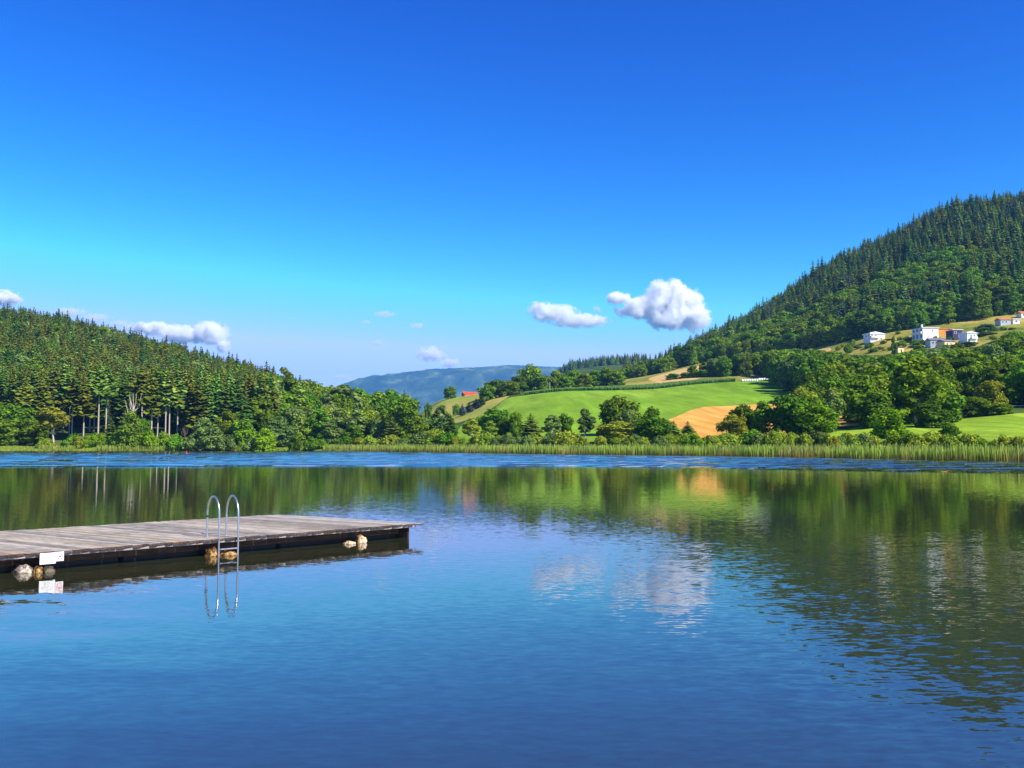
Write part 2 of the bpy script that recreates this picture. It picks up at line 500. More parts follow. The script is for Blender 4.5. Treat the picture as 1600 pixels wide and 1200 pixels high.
for name, mat, poly, (d0, d1) in FIELDS:
    px, py = project(V[:, 0], V[:, 1], V[:, 2])
    s = poly_sd(px, py, poly)
    s = np.minimum(s, np.minimum(V[:, 1] - d0, d1 - V[:, 1]))
    V, ins, rest = clip(V, rest, s)
    used, inv = np.unique(ins, return_inverse=True)
    me = mesh_np(name, V[used], inv.reshape(-1, 3), [M[mat]], smooth=True)
    tag(obj(name, me), kind='structure')
used, inv = np.unique(rest, return_inverse=True)
terr = tag(obj('hillside', mesh_np('hillside', V[used], inv.reshape(-1, 3), [M['floor']], smooth=True)), kind='structure')

# the far blue mountain
def mountain():
    n, m = 300, 60
    px = np.linspace(440, 1130, n)
    top = smooth_interp(px, [440,480,525,560,590,620,660,700,750,800,850,900,1000,1130], [640,628,609,597,590,585.5,580,576,573.5,570.5,573,575,580,600])
    Vv = []
    for j in range(m):
        t = j / (m - 1)
        D = 7800 + 1800 * t
        prof = math.sin(min(t / 0.8, 1) * math.pi / 2) ** 0.9 if t < 0.8 else 1 - ((t - 0.8) / 0.2) ** 2 * 0.7
        for i in range(n):
            hz = zat(top[i], 7800 + 1800 * 0.8)
            x = D * (px[i] - 800) / F
            r = mnoise.fractal(Vector((x * 0.0016, D * 0.0016, 0)), 0.8, 2.1, 5)
            z = hz * prof + r * 75 * math.sin(math.pi * min(t, 1)) * (1 if t < 0.7 else max(0, (0.8 - t) * 10)) + mnoise.noise(Vector((x * 0.03, D * 0.03, 2))) * 4
            Vv.append((x, D, z))
    Q = [(j*n+i, j*n+i+1, (j+1)*n+i+1, (j+1)*n+i) for j in range(m-1) for i in range(n-1)]
    return mesh_np('distant_mountain', Vv, np.array(Q), [M['far']], smooth=True)
tag(obj('distant_mountain', mountain()), kind='structure')

# ------------------------------------------------------------------ lake
def water_mat(windy):
    t = NT('rippled_water' if windy else 'lake_water')
    g = t.n('NewGeometry')
    sep = t.n('SeparateXYZ'); t.put(sep.inputs[0], g.outputs['Position'])
    x, y = sep.outputs[0], sep.outputs[1]
    def wave(scale, amp, sc=(1, 1, 1), rz=0.0, detail=2.0):
        n = t.noise(scale, detail, 0.55, vec=t.pos(sc, rz))
        v = t.n('VectorMath', operation='SUBTRACT'); t.put(v.inputs[0], n.outputs[1]); v.inputs[1].default_value = (0.5, 0.5, 0.5)
        k = t.n('VectorMath', operation='SCALE'); t.put(k.inputs[0], v.outputs[0]); t.put(k.inputs['Scale'], amp)
        return k.outputs[0]
    # wind patch beyond about 86 m, broken on the left by calmer streaks
    edge = t.noise(0.02, 3, vec=t.pos((1, 3, 1)))
    yy = t.math('ADD', y, t.math('MULTIPLY_ADD', edge.outputs[0], 16.0, -8.0))
    rr = t.n('MapRange', interpolation_type='SMOOTHSTEP'); t.put(rr.inputs['Value'], yy)
    rr.inputs['From Min'].default_value = 84; rr.inputs['From Max'].default_value = 92
    streak = t.noise(1.0, 2, vec=t.pos((0.004, 0.055, 1)))
    lf = t.n('MapRange'); t.put(lf.inputs['Value'], x); lf.inputs['From Min'].default_value = -20; lf.inputs['From Max'].default_value = -60
    sk = t.math('MULTIPLY', t.ramp(streak.outputs[0], [(0.48, (0, 0, 0)), (0.56, (1, 1, 1))]), lf.outputs[0])
    wind = t.math('MULTIPLY', rr.outputs[0], t.math('MULTIPLY_ADD', sk, -0.75, 1.0))
    # ripple field near the camera on the right
    pr = t.noise(0.05, 2, vec=t.pos((1, 0.7, 1)))
    nr_ = t.n('MapRange', interpolation_type='SMOOTHSTEP'); t.put(nr_.inputs['Value'], t.math('ADD', y, t.math('MULTIPLY_ADD', pr.outputs[0], 10.0, -5.0)))
    nr_.inputs['From Min'].default_value = 26; nr_.inputs['From Max'].default_value = 12
    rx = t.n('MapRange', interpolation_type='SMOOTHSTEP'); t.put(rx.inputs['Value'], x); rx.inputs['From Min'].default_value = 0.5; rx.inputs['From Max'].default_value = 5.0
    near = t.math('MULTIPLY', nr_.outputs[0], rx.outputs[0])
    lw = t.n('MapRange', interpolation_type='SMOOTHSTEP'); t.put(lw.inputs['Value'], t.math('ADD', t.math('MULTIPLY', x, 1.0), t.math('MULTIPLY', y, 0.35)))
    lw.inputs['From Min'].default_value = 2.5; lw.inputs['From Max'].default_value = -2.0
    ny = t.n('MapRange'); t.put(ny.inputs['Value'], y); ny.inputs['From Min'].default_value = 17; ny.inputs['From Max'].default_value = 13
    w1 = wave(0.35, 0.006, (0.6, 1, 1))
    w5 = wave(0.9, t.math('MULTIPLY', t.math('MULTIPLY', lw.outputs[0], ny.outputs[0]), 0.06), (0.35, 1.3, 1), math.radians(-38), 1.0)
    w2 = wave(6.0, t.math('MULTIPLY_ADD', near, 0.090, 0.014), (0.42, 1, 1))
    w3 = wave(15.0, t.math('MULTIPLY_ADD', near, 0.11, 0.050), (0.40, 1, 1))
    w4 = wave(3.0, t.math('MULTIPLY', wind, 0.35 if windy else 0.02), (0.5, 1, 1))
    s = None
    for w in (w1, w2, w3, w4, w5):
        if s is None: s = w
        else:
            a = t.n('VectorMath', operation='ADD'); t.put(a.inputs[0], s); t.put(a.inputs[1], w); s = a.outputs[0]
    flat = t.n('VectorMath', operation='MULTIPLY'); t.put(flat.inputs[0], s); flat.inputs[1].default_value = (0.5, 1, 0)
    ad = t.n('VectorMath', operation='ADD'); t.put(ad.inputs[0], flat.outputs[0]); ad.inputs[1].default_value = (0, 0, 1)
    nm = t.n('VectorMath', operation='NORMALIZE'); t.put(nm.inputs[0], ad.outputs[0])
    p = t.bsdf((0.024, 0.028, 0.012), 0.02, 0.5, normal=nm.outputs[0])
    p.inputs['IOR'].default_value = 2.3
    return t.done(p)
# the sheet ends under the shore land
def lake_mesh():
    xs = []
    pl = []
    cols = PXS
    Dm = gD[3] - 2.0
    Vv = [(-900, -120, 0), (900, -120, 0)]
    top = [(Dm[j] * AZ[j], Dm[j], 0) for j in range(NPX)]
    bot = [(Dm[j] * AZ[j] * 0.25 if False else top[j][0], -120, 0) for j in range(NPX)]
    Vv = top + bot
    Q = [(NPX + j, NPX + j + 1, j + 1, j) for j in range(NPX - 1)]
    return mesh_np('lake_water', Vv, np.array(Q), [water_mat(False)])
tag(obj('lake_water', lake_mesh()), kind='structure')
def breeze_mesh():
    """the belt of breeze-ruffled water before the far shore: real wavelets with long crests"""
    px = np.linspace(-500, 2100, 260); az = (px - 800) / F * CP
    sh = np.array([shore_D(p) for p in px])
    ys = np.arange(66.0, 292.0, 0.25)
    X = ys[:, None] * az[None, :]; Yg = np.repeat(ys[:, None], len(px), 1)
    Z = np.zeros_like(X)
    near = np.array([[mnoise.noise(Vector((X[i, j] * 0.02, Yg[i, j] * 0.05, 0))) for j in range(len(px))] for i in range(0, len(ys), 8)])
    ph = np.array([[mnoise.noise(Vector((X[i, j] * 0.09, Yg[i, j] * 0.10, 7))) for j in range(len(px))] for i in range(0, len(ys), 8)])
    st = np.array([[mnoise.noise(Vector((X[i, j] * 0.006, Yg[i, j] * 0.075, 3))) for j in range(len(px))] for i in range(0, len(ys), 8)])
    idx = np.arange(len(ys)) / 8.0
    def up(a):
        i0 = np.clip(idx.astype(int), 0, a.shape[0] - 2); f = (idx - i0)[:, None]
        return a[i0] * (1 - f) + a[i0 + 1] * f
    near, ph, st = up(near), up(ph), up(st)
    start = 87 - 17 * np.clip((px - 900) / 700, 0, 1)[None, :]
    fade = np.clip((Yg + near * 7 - start) / 3.0, 0, 1)
    calm = np.clip((st + 0.02) * 8, 0, 1) * np.clip((-20 - X) / 40, 0, 1)
    A = fade * (1 - 0.85 * calm) * np.clip((sh[None, :] - Yg) / 3, 0, 1)
    w = 0.5 + 0.5 * np.sin(Yg * 2 * math.pi / 1.50 + ph * 5) 
    w2 = 0.5 + 0.5 * np.sin(Yg * 2 * math.pi / 1.07 - ph * 8 + X * 0.15)
    Z = 0.004 + A * (0.100 * w + 0.055 * w2)
    n = len(px); ok = Yg < sh[None, :] + 0.5
    ii, jj = np.meshgrid(np.arange(len(ys) - 1), np.arange(n - 1), indexing='ij')
    keep = (ok[1:, 1:] & ok[1:, :-1]).ravel() & (fade[1:, 1:].ravel() > 0)
    q = (ii * n + jj).ravel()[keep]
    Q = np.stack([q, q + 1, q + n + 1, q + n], 1)
    return mesh_np('rippled_water', np.stack([X.ravel(), Yg.ravel(), Z.ravel()], 1), Q, [water_mat(True)], smooth=True)
tag(obj('rippled_water', breeze_mesh()), kind='structure')

# ------------------------------------------------------------------ trees
def rand_unit(n):
    v = RNG.normal(size=(n, 3)); return v / np.linalg.norm(v, axis=1)[:, None]

def broadleaf(shape, nleaf=4200, lobes=16, leaf=0.055, seed=0, low=0.12, skirt=0):
    """crown of leaf clumps in a unit-high tree; returns V, quads, v-attribute ; trunk tubes"""
    r = np.random.default_rng(seed)
    cz, rxy, rz = shape
    L = []
    for i in range(lobes):
        a = r.uniform(0, 2*math.pi); zz = r.uniform(-0.85, 0.85); rad = math.sqrt(max(0, 1 - zz*zz)) * r.uniform(0.35, 0.8)
        L.append((math.cos(a)*rad*rxy, math.sin(a)*rad*rxy, cz + zz*rz*0.82, r.uniform(0.22, 0.44) * rxy * (1.15 - 0.35*abs(zz))))
    L.append((0, 0, cz + rz * 0.72, rxy * 0.4)); L.append((0, 0, cz, rxy * 0.6))
    for i in range(skirt):
        a = 6.283 * i / skirt + r.uniform(-.4, .4); q = rxy * r.uniform(0.45, 0.7)
        L.append((math.cos(a)*q, math.sin(a)*q, r.uniform(0.10, 0.22), rxy * r.uniform(0.26, 0.40)))
    L = np.array(L)
    w = L[:, 3] ** 2; w /= w.sum()
    idx = r.choice(len(L), nleaf, p=w)
    d = r.normal(size=(nleaf, 3)); d /= np.linalg.norm(d, axis=1)[:, None]
    rr = 1.0 - 0.5 * r.random(nleaf) ** 1.3
    sc = L[idx, 3][:, None] * rr[:, None] * np.array([1, 1, 0.95])
    c = L[idx, :3] + d * sc * r.uniform(0.9, 1.14, nleaf)[:, None]
    # leaf clump quads facing outwards with jitter
    nrm = d + r.normal(size=(nleaf, 3)) * 0.45 + np.array([0, 0, 0.25]); nrm /= np.linalg.norm(nrm, axis=1)[:, None]
    u = np.cross(nrm, r.normal(size=(nleaf, 3))); u /= np.linalg.norm(u, axis=1)[:, None]
    v = np.cross(nrm, u)
    s = leaf * r.uniform(0.5, 1.15, nleaf)[:, None]
    a = r.uniform(0.55, 1.0, nleaf)[:, None]
    V = np.stack([c + u*s, c + v*s*a, c - u*s*0.9, c - v*s*a*0.8], 1).reshape(-1, 3)
    Q = np.arange(nleaf * 4).reshape(-1, 4)
    va = np.clip(0.25 + 0.75 * r.random(nleaf) , 0, 1)
    # trunk and limbs
    tubes = [([(0, 0, -0.02), (0.006, 0, 0.3*cz + 0.03), (0.0, 0.01, cz*0.8), (0, 0, cz + rz*0.5)], [0.030, 0.022, 0.014, 0.004])]
    for k in range(7):
        l = L[r.integers(0, lobes)]
        z0 = max(low, cz - rz) * r.uniform(0.8, 1.5)
        tubes.append(([(0, 0, z0), (l[0]*0.45, l[1]*0.45, (z0 + l[2]) * 0.52), (l[0], l[1], l[2])], [0.012, 0.008, 0.003]))
    return V, Q, va, tubes

def spruce(seed=0, bare=0.1, whorls=26, width=0.14, per=10, top_taper=1.0):
    r = np.random.default_rng(seed)
    V = []; Tt = []; va = []
    for w in range(whorls):
        f = (w + r.uniform(-0.3, 0.3)) / whorls
        z = bare + (1 - bare) * max(0, f) * 0.985
        R = width * (1 - f) ** (0.8 * top_taper) * (0.55 + 0.45 * min(1, f * 6 + 0.4)) * r.uniform(0.8, 1.15) + 0.004
        n = per if f < 0.75 else max(5, per - 4)
        a0 = r.uniform(0, 6.28)
        for k in range(n):
            a = a0 + 6.283 * k / n + r.uniform(-0.25, 0.25)
            Rk = R * r.uniform(0.65, 1.2)
            dx, dy = math.cos(a), math.sin(a)
            tx, ty = -dy, dx
            wd = Rk * 0.42 + 0.006
            zb = z + r.uniform(-0.012, 0.012)
            dr = Rk * r.uniform(0.35, 0.75)
            o = len(V)
            # two drooping leaflets making a ridge, notch between
            V += [(0, 0, zb + 0.012), (dx*Rk*0.55 + tx*wd*0.6, dy*Rk*0.55 + ty*wd*0.6, zb - dr*0.62), (dx*Rk, dy*Rk, zb - dr*0.55 ),
                  (dx*Rk*0.55 - tx*wd*0.6, dy*Rk*0.55 - ty*wd*0.6, zb - dr*0.62), (dx*Rk*0.6, dy*Rk*0.6, zb - dr*0.22),
                  (dx*Rk*0.8 + tx*wd*0.5, dy*Rk*0.8 + ty*wd*0.5, zb - dr*0.95), (dx*Rk*0.8 - tx*wd*0.5, dy*Rk*0.8 - ty*wd*0.5, zb - dr*0.95)]
            Tt += [(o, o+1, o+4), (o, o+4, o+3), (o+4, o+1, o+5), (o+4, o+5, o+2), (o+4, o+2, o+6), (o+4, o+6, o+3)]
            q = r.random(); va += [q]*6
    tubes = [([(0, 0, -0.03), (0, 0, 0.4), (0, 0, 1.0)], [0.012, 0.009, 0.001])]
    return np.array(V), np.array(Tt), np.array(va), tubes

BASE = {}
def prep(kind, gen):
    V, Q, va, tubes = gen
    tv = []; tq = []
    for pts, rr in tubes:
        v, q = tube(pts, rr, 6)
        o = len(tv); tv += [tuple(x) for x in v]; tq += [tuple(i + o for i in f) for f in q]
    BASE.setdefault(kind, []).append((V, Q, va, np.array(tv), np.array(tq)))
for s in range(4):
    prep('round', broadleaf((0.52, 0.40, 0.47), 4800, 24, 0.040, seed=10 + s, low=0.06, skirt=6))
for s in range(3):
    prep('tall', broadleaf((0.52, 0.25, 0.47), 3600, 24, 0.034, seed=30 + s, skirt=3))
for s in range(3):
    prep('bush', broadleaf((0.42, 0.62, 0.46), 2600, 20, 0.065, seed=50 + s, low=0.02))
for s in range(2):
    prep('cone', broadleaf((0.46, 0.30, 0.46), 4200, 22, 0.030, seed=60 + s))
for s in range(2):
    prep('birch', broadleaf((0.58, 0.17, 0.42), 2600, 22, 0.026, seed=70 + s))
for s in range(5):
    prep('spruce', spruce(80 + s, 0.06 + 0.03 * s, 28, 0.135))
for s in range(4):
    prep('slim', spruce(90 + s, 0.04, 24, 0.12))
for s in range(3):
    prep('bare', spruce(100 + s, (0.40, 0.52, 0.60)[s], 18, 0.105))
for s in range(2):
    prep('pine', broadleaf((0.60, 0.24, 0.36), 2200, 14, 0.034, seed=110 + s, low=0.3))
MC = {}
def crown_mesh(kind, var, mat):
    k = ('c', kind, var, mat)
    if k not in MC:
        V, Q, va, _, _ = BASE[kind][var]
        MC[k] = mesh_np(kind + '_crown', V, Q, [M[mat]], attrs={'v': va})
    return MC[k]
def trunk_mesh(kind, var, mat):
    k = ('t', kind, var, mat)
    if k not in MC:
        _, _, _, tv, tq = BASE[kind][var]
        MC[k] = mesh_np(kind + '_trunk', tv, tq, [M[mat]], smooth=True)
    return MC[k]
def whole_mesh(kind, var, mat, bmat):
    k = ('w', kind, var, mat, bmat)
    if k not in MC:
        V, Q, va, tv, tq = BASE[kind][var]
        VV = np.concatenate([V, tv])
        if Q.shape[1] == 4:
            fc = [Q, tq + len(V)]
        else:
            fc = [Q, tq + len(V)]
        mi = np.concatenate([np.zeros(len(Q), int), np.ones(len(tq), int)])
        MC[k] = mesh_np(kind + '_tree', VV, fc, [M[mat], M[bmat]], mi, attrs={'v': np.concatenate([va, np.zeros(len(tq))])})
    return MC[k]

def tree(name, cat, px, ytop, D, wpx, kind, mat, label, group=None, bmat='bark', lean=0.0, dz=-0.1):
    p = at(px, D)
    top = zat(ytop, D)
    h = max(1.0, top - p.z)
    V = BASE[kind][0][0]
    n = len(BASE[kind]); var = random.randrange(n)
    Vv = BASE[kind][var][0]
    w0 = (np.percentile(Vv[:, 0], 99) - np.percentile(Vv[:, 0], 1))
    zt = Vv[:, 2].max()
    sz = h / zt
    sx = (wpx / F * D) / w0 if wpx else sz
    e = empty(name, (p.x, p.y, p.z + dz), random.uniform(0, 6.28))
    tag(e, label, cat, group)
    obj('crown', crown_mesh(kind, var, mat), e, scale=(sx, sx, sz))
    obj('trunk', trunk_mesh(kind, var, bmat), e, scale=(min(sx, sz), min(sx, sz), sz))
    if lean: e.rotation_euler.y = lean; e.rotation_euler.z = 0
    return e
#TREES
# single trees: name, category, x pixel, top pixel, distance, width in pixels, shape, foliage, bark, label
def T1(kind, mat, px, ytop, D, w, label, bmat='bark', name='broadleaf_tree', cat='tree', lean=0.0, group=None):
    return tree(name, cat, px, ytop, D, w, kind, mat, label, group, bmat, lean)

# left shore
T1('round', 'leaf_mid', 22, 628, 288, 62, 'leafy mid-green tree at the water edge left of the leaning pine')
T1('round', 'leaf_dark', 50, 652, 280, 42, 'low dark green tree between the corner tree and the leaning pine')
T1('round', 'leaf_mid', 2, 650, 276, 44, 'leafy tree cut by the left edge of the view, above the water')
T1('pine', 'spruce_olive', 84, 634, 270, 46, 'leaning pine with a bare pale trunk standing on the left bank', 'bark_pale', 'pine_tree', lean=-0.10)
T1('spruce', 'spruce', 172, 650, 282, 26, 'small dark spruce rising from the bright bushes of the left bank', name='spruce_tree')
T1('round', 'leaf_dark', 203, 641, 274, 36, 'dark round-topped tree below the forked dead tree')
T1('round', 'leaf_mid', 222, 652, 284, 26, 'short green tree at the foot of three pale bare trunks')
T1('round', 'leaf_pale', 318, 650, 284, 34, 'grey-green tree before the dark spruces, right of the bare trunks')
T1('round', 'leaf_pale', 330, 665, 276, 42, 'low grey-green willow behind the left reeds', name='willow_tree')
T1('cone', 'leaf_mid', 354, 638, 284, 34, 'conical green tree left of the bright larch')
T1('slim', 'larch', 383, 612, 294, 26, 'narrow bright green larch among the dark spruces', name='larch_tree')
T1('round', 'leaf_mid', 380, 652, 280, 34, 'leafy green tree standing under the bright larch')
T1('round', 'leaf_lime', 413, 667, 268, 32, 'small brilliant yellow-green tree on the grassy bank')
T1('round', 'leaf_pale', 437, 648, 284, 40, 'broad pale green tree right behind the brilliant yellow-green one', 'bark_pale')
T1('round', 'leaf_dark', 461, 678, 265, 20, 'dark round bush tree standing alone at the waterline')
T1('round', 'leaf_willow', 468, 645, 296, 34, 'yellowish green tree above the lone dark waterline bush')
T1('round', 'leaf_mid', 497, 641, 300, 34, 'round green tree, next right of the yellowish one on the middle shore')
T1('round', 'leaf_pale', 517, 655, 286, 30, 'grey-green tree with tangled crown on the middle shore')
T1('round', 'leaf_pale', 541, 644, 300, 26, 'silvery pale tree in the row below the wooded ridge', 'bark_pale')
T1('round', 'leaf_dark', 553, 662, 284, 30, 'dark leafy tree low in the row under the silvery pale tree')
T1('round', 'leaf_mid', 572, 641, 296, 40, 'wide green tree between the silvery tree and the big dark one')
T1('round', 'leaf_pale', 590, 652, 285, 26, 'thin tree with pale stems left of the big dark tree', 'bark_birch')
T1('round', 'leaf_dark', 634, 616, 282, 46, 'big dark billowing tree, tallest of the middle shore')
T1('spruce', 'spruce', 612, 648, 272, 30, 'dark spruce leaning against the left side of the big dark tree', name='spruce_tree')
T1('round', 'leaf_dark', 650, 648, 268, 30, 'dark green tree at the right foot of the tallest shore tree')
T1('round', 'leaf_mid', 668, 660, 262, 26, 'low green tree below the spur meadow')
T1('tall', 'leaf_pale', 690, 632, 262, 30, 'thin-crowned tree with pale branches under the red-roofed barn', 'bark_birch')
T1('spruce', 'spruce', 704, 648, 250, 24, 'dark green spruce in front of the thin-crowned tree', name='spruce_tree')
T1('round', 'leaf_willow', 680, 668, 246, 30, 'yellow-green willow behind the reeds below the barn', name='willow_tree')
T1('birch', 'leaf_willow', 738, 652, 240, 30, 'slim yellowish birch beside the dark shore spruce', 'bark_birch', 'birch_tree')
T1('birch', 'leaf_willow', 766, 656, 236, 26, 'white-stemmed birch in front of the dark clump at the field corner', 'bark_birch', 'birch_tree')
T1('round', 'leaf_dark', 772, 635, 246, 44, 'dark leafy tree over the lower corner of the green field')
T1('round', 'leaf_dark', 790, 650, 240, 30, 'dark green tree right of the white-stemmed birch')
T1('round', 'leaf_mid', 806, 641, 236, 22, 'slender green tree rising against the lower green field')
T1('spruce', 'spruce', 829, 644, 222, 38, 'bushy dark fir before the green field', name='fir_tree')
T1('birch', 'leaf_pale', 863, 647, 222, 28, 'brownish pale birch left of a darker twin before the field', 'bark_birch', 'birch_tree')
T1('round', 'leaf_dark', 881, 644, 226, 28, 'dark round tree right behind the brownish birch')
T1('birch', 'leaf_pale', 914, 637, 214, 30, 'lone pointed birch standing free before the green field', 'bark_birch', 'birch_tree')
T1('round', 'leaf_dark', 967, 616, 232, 58, 'large dark round tree in front of the middle of the field')
T1('round', 'leaf_pale', 982, 638, 222, 34, 'pale tree against the right side of the large dark round tree', 'bark_pale')
T1('round', 'leaf_willow', 966, 656, 206, 58, 'broad olive-green willow in front of the large dark round tree', name='willow_tree')
T1('round', 'leaf_pale', 944, 662, 210, 22, 'silvery small tree left of the broad olive-green willow')
T1('round', 'leaf_yellow', 995, 668, 204, 20, 'small yellowing tree beside the broad olive-green willow')
T1('round', 'leaf_dark', 1018, 633, 214, 26, 'dark-crowned tree standing behind the bright leafy one by the wheat')
T1('round', 'leaf_mid', 1020, 647, 202, 54, 'bright leafy tree left of the wheat field corner')
T1('spruce', 'spruce', 1053, 656, 198, 22, 'small dark spruce before the left tip of the wheat field', name='spruce_tree')
T1('bare', 'spruce', 1075, 657, 196, 21, 'little pine with a bare white stem before the wheat field', 'bark_birch', 'pine_tree')
T1('round', 'leaf_yellow', 1145, 645, 192, 40, 'yellow-green tree with bare branches right of the wheat field', 'bark_pale')
T1('round', 'leaf_dark', 1161, 629, 204, 36, 'dark tree behind the yellow-green one at the wheat edge')
T1('tall', 'leaf_dark', 1192, 625, 200, 36, 'airy dark tree with wheat showing through its crown')
T1('round', 'leaf_dark', 1232, 614, 196, 60, 'massive dark tree left of the brilliant green cone tree')
T1('cone', 'leaf_bright', 1275, 629, 182, 58, 'brilliant green cone-shaped tree before the dark grove')
T1('birch', 'leaf_pale', 1301, 606, 188, 34, 'tall grey birch rising behind the brilliant cone-shaped tree', 'bark_birch', 'birch_tree')
T1('round', 'leaf_bright', 1390, 636, 164, 56, 'bright green globe-shaped tree before the lakeside meadow')
T1('tall', 'leaf_mid', 1431, 553, 192, 74, 'tallest tree of the right shore, with a pale visible trunk', 'bark_pale')
T1('round', 'leaf_dark', 1478, 596, 196, 50, 'dark spreading tree right of the tallest trunked tree')
T1('round', 'leaf_mid', 1350, 582, 206, 62, 'broad green tree above the glimpses of wheat on the right')
T1('round', 'leaf_dark', 1368, 610, 190, 50, 'dark tree right behind the globe-shaped bright tree')
T1('round', 'leaf_dark', 1456, 624, 184, 44, 'shadowy low tree at the edge of the lakeside meadow')
T1('round', 'leaf_dark', 1486, 660, 152, 30, 'dark stunted tree standing on the meadow behind the reeds')
T1('round', 'leaf_yellow', 1550, 592, 214, 46, 'golden-green tree at the upper rim of the lakeside meadow')
T1('round', 'leaf_mid', 1522, 618, 208, 44, 'green tree left below the golden-green one')
T1('round', 'leaf_dark', 1560, 628, 204, 40, 'bushy dark tree on the rim of the lakeside meadow')
T1('round', 'leaf_mid', 1604, 560, 226, 60, 'tall leafy tree cut by the right edge of the view')
T1('round', 'leaf_dark', 1660, 560, 216, 70, 'dark broad tree just past the right end of the meadow')
# spur and hill trees
T1('round', 'leaf_mid', 704, 603, 640, 19, 'lone round tree on the spur meadow left of the red-roofed barn')
T1('round', 'leaf_dark', 669, 628, 520, 11, 'small dark tree at the left end of the spur meadow')
T1('round', 'leaf_mid', 713, 630, 500, 11, 'tiny round tree on the dry slope under the lone spur tree')
for k, (px, yt, D, w, mt) in enumerate([(722,630,470,12,'bluespruce'),(733,627,480,14,'bluespruce'),(744,622,490,16,'bluespruce'),(752,618,500,14,'spruce')]):
    T1('spruce', mt, px, yt, D, w, ['blue-grey spruce at the lower end of the spruce row by the barn', 'second blue-grey spruce up the row by the barn', 'tallest blue-grey spruce of the row by the barn', 'dark spruce closing the row where the round trees begin'][k], name='spruce_tree')
sp = [(762,600,520,30,'leaf_dark','dark tree at the left end of the spur wood'),(776,592,540,34,'leaf_dark','dark round tree behind the left end of the spur wood'),(795,594,520,34,'leaf_mid','bright-sided round tree above the corner of the green field'),
      (812,586,560,28,'leaf_dark','dark tree left beside the tall round tree of the spur'),(829,567,570,36,'leaf_mid','tall round tree standing highest on the spur'),(842,582,560,26,'leaf_dark','dark tree right beside the tall round tree of the spur'),
      (868,578,580,26,'leaf_mid','olive tree behind the spur, right of the gap'),(882,584,560,24,'leaf_dark','dark tree on the spur over the left of the maize strip'),(897,577,580,30,'leaf_mid','rounded tree in the middle of the spur wood'),
      (914,582,560,26,'leaf_mid','fresh green tree in the spur wood over the large dark field tree'),(930,578,570,30,'leaf_dark','broad dark tree in the right half of the spur wood'),(948,574,570,28,'leaf_mid','green tree second from the right end of the spur wood'),
      (963,576,560,26,'leaf_dark','dark tree at the right end of the spur wood'),(1051,583,560,20,'leaf_dark','dark pointed tree alone before the golden stubble'),(1071,581,556,20,'leaf_mid','round tree right of the dark pointed one'),
      (1088,580,552,20,'leaf_dark','dark round tree at the left end of the belt above the field'),(1103,577,548,26,'leaf_dark','full dark tree, second in the belt above the field')]
for px, yt, D, w, mt, lb in sp: T1('round', mt, px, yt, D, w, lb)
T1('round', 'leaf_pale', 1541, 505, 500, 34, 'silvery round tree right beside the bright white house')
T1('round', 'leaf_dark', 1572, 530, 430, 36, 'dark tree on the garden slope under the grey-walled house')
T1('round', 'leaf_bright', 1585, 516, 400, 56, 'fresh green large tree near the right edge below the bungalow')
T1('round', 'leaf_bright', 1545, 548, 330, 44, 'fresh green tree at the lower end of the garden meadow')
T1('round', 'leaf_dark', 1397, 524, 470, 8, 'narrow dark bush tree above the little hut')
T1('round', 'leaf_dark', 1512, 533, 470, 22, 'dark garden tree below the bright white house')
T1('round', 'leaf_mid', 1496, 536, 460, 20, 'green garden tree below the plum clad house')
T1('round', 'leaf_dark', 1529, 522, 500, 16, 'dark bushy tree against the right side of the bright white house')
T1('round', 'leaf_mid', 1478, 538, 462, 18, 'green tree partly hiding the cream yellow house')
T1('round', 'leaf_mid', 1438, 538, 470, 20, 'green tree below the shaded side of the large white house')
T1('bush', 'leaf_mid', 1326, 536, 540, 14, 'round garden bush left below the small white house', name='shrub', cat='bush')
T1('bush', 'leaf_mid', 1368, 541, 510, 10, 'garden bush right below the small white house', name='shrub', cat='bush')
T1('bush', 'leaf_mid', 1403, 517, 560, 8, 'small bush on the dry slope between the small and the large white house', name='shrub', cat='bush')
# snags
def snag(px, ytop, D, label, bk='bark_pale'):
    p = at(px, D); h = zat(ytop, D) - p.z
    s = h
    tubes = [([(0, 0, -.3), (0.1, 0, s*0.5), (0.0, 0, s*0.72), (-0.25, 0.1, s)], [0.24, 0.18, 0.13, 0.03])]
    rs = random.Random(int(px))
    for a, l, b in ((-1.15, 0.30, 0.60), (0.8, 0.34, 0.68), (0.3, 0.30, 0.78), (-0.5, 0.28, 0.74), (1.3, 0.16, 0.64), (-1.4, 0.14, 0.80), (-0.8, 0.2, 0.66)):
        z0 = s * b
        tubes.append(([(0, 0, s*0.66), (math.sin(a)*l*s*0.4, 0.2, z0 + s*0.02), (math.sin(a)*l*s*0.62, 0, min(s, z0 + l*s*0.9))], [0.15, 0.10, 0.03]))
    o = obj('dead_tree', tube_mesh('dead_tree', tubes, M[bk], 6), None, p)
    tag(o, label, 'dead tree')
snag(207, 614, 284, 'bleached dead tree with forked bare branches in the dark spruce front')
snag(288, 666, 279, 'small bare forked tree at the foot of the left forest', 'bark')

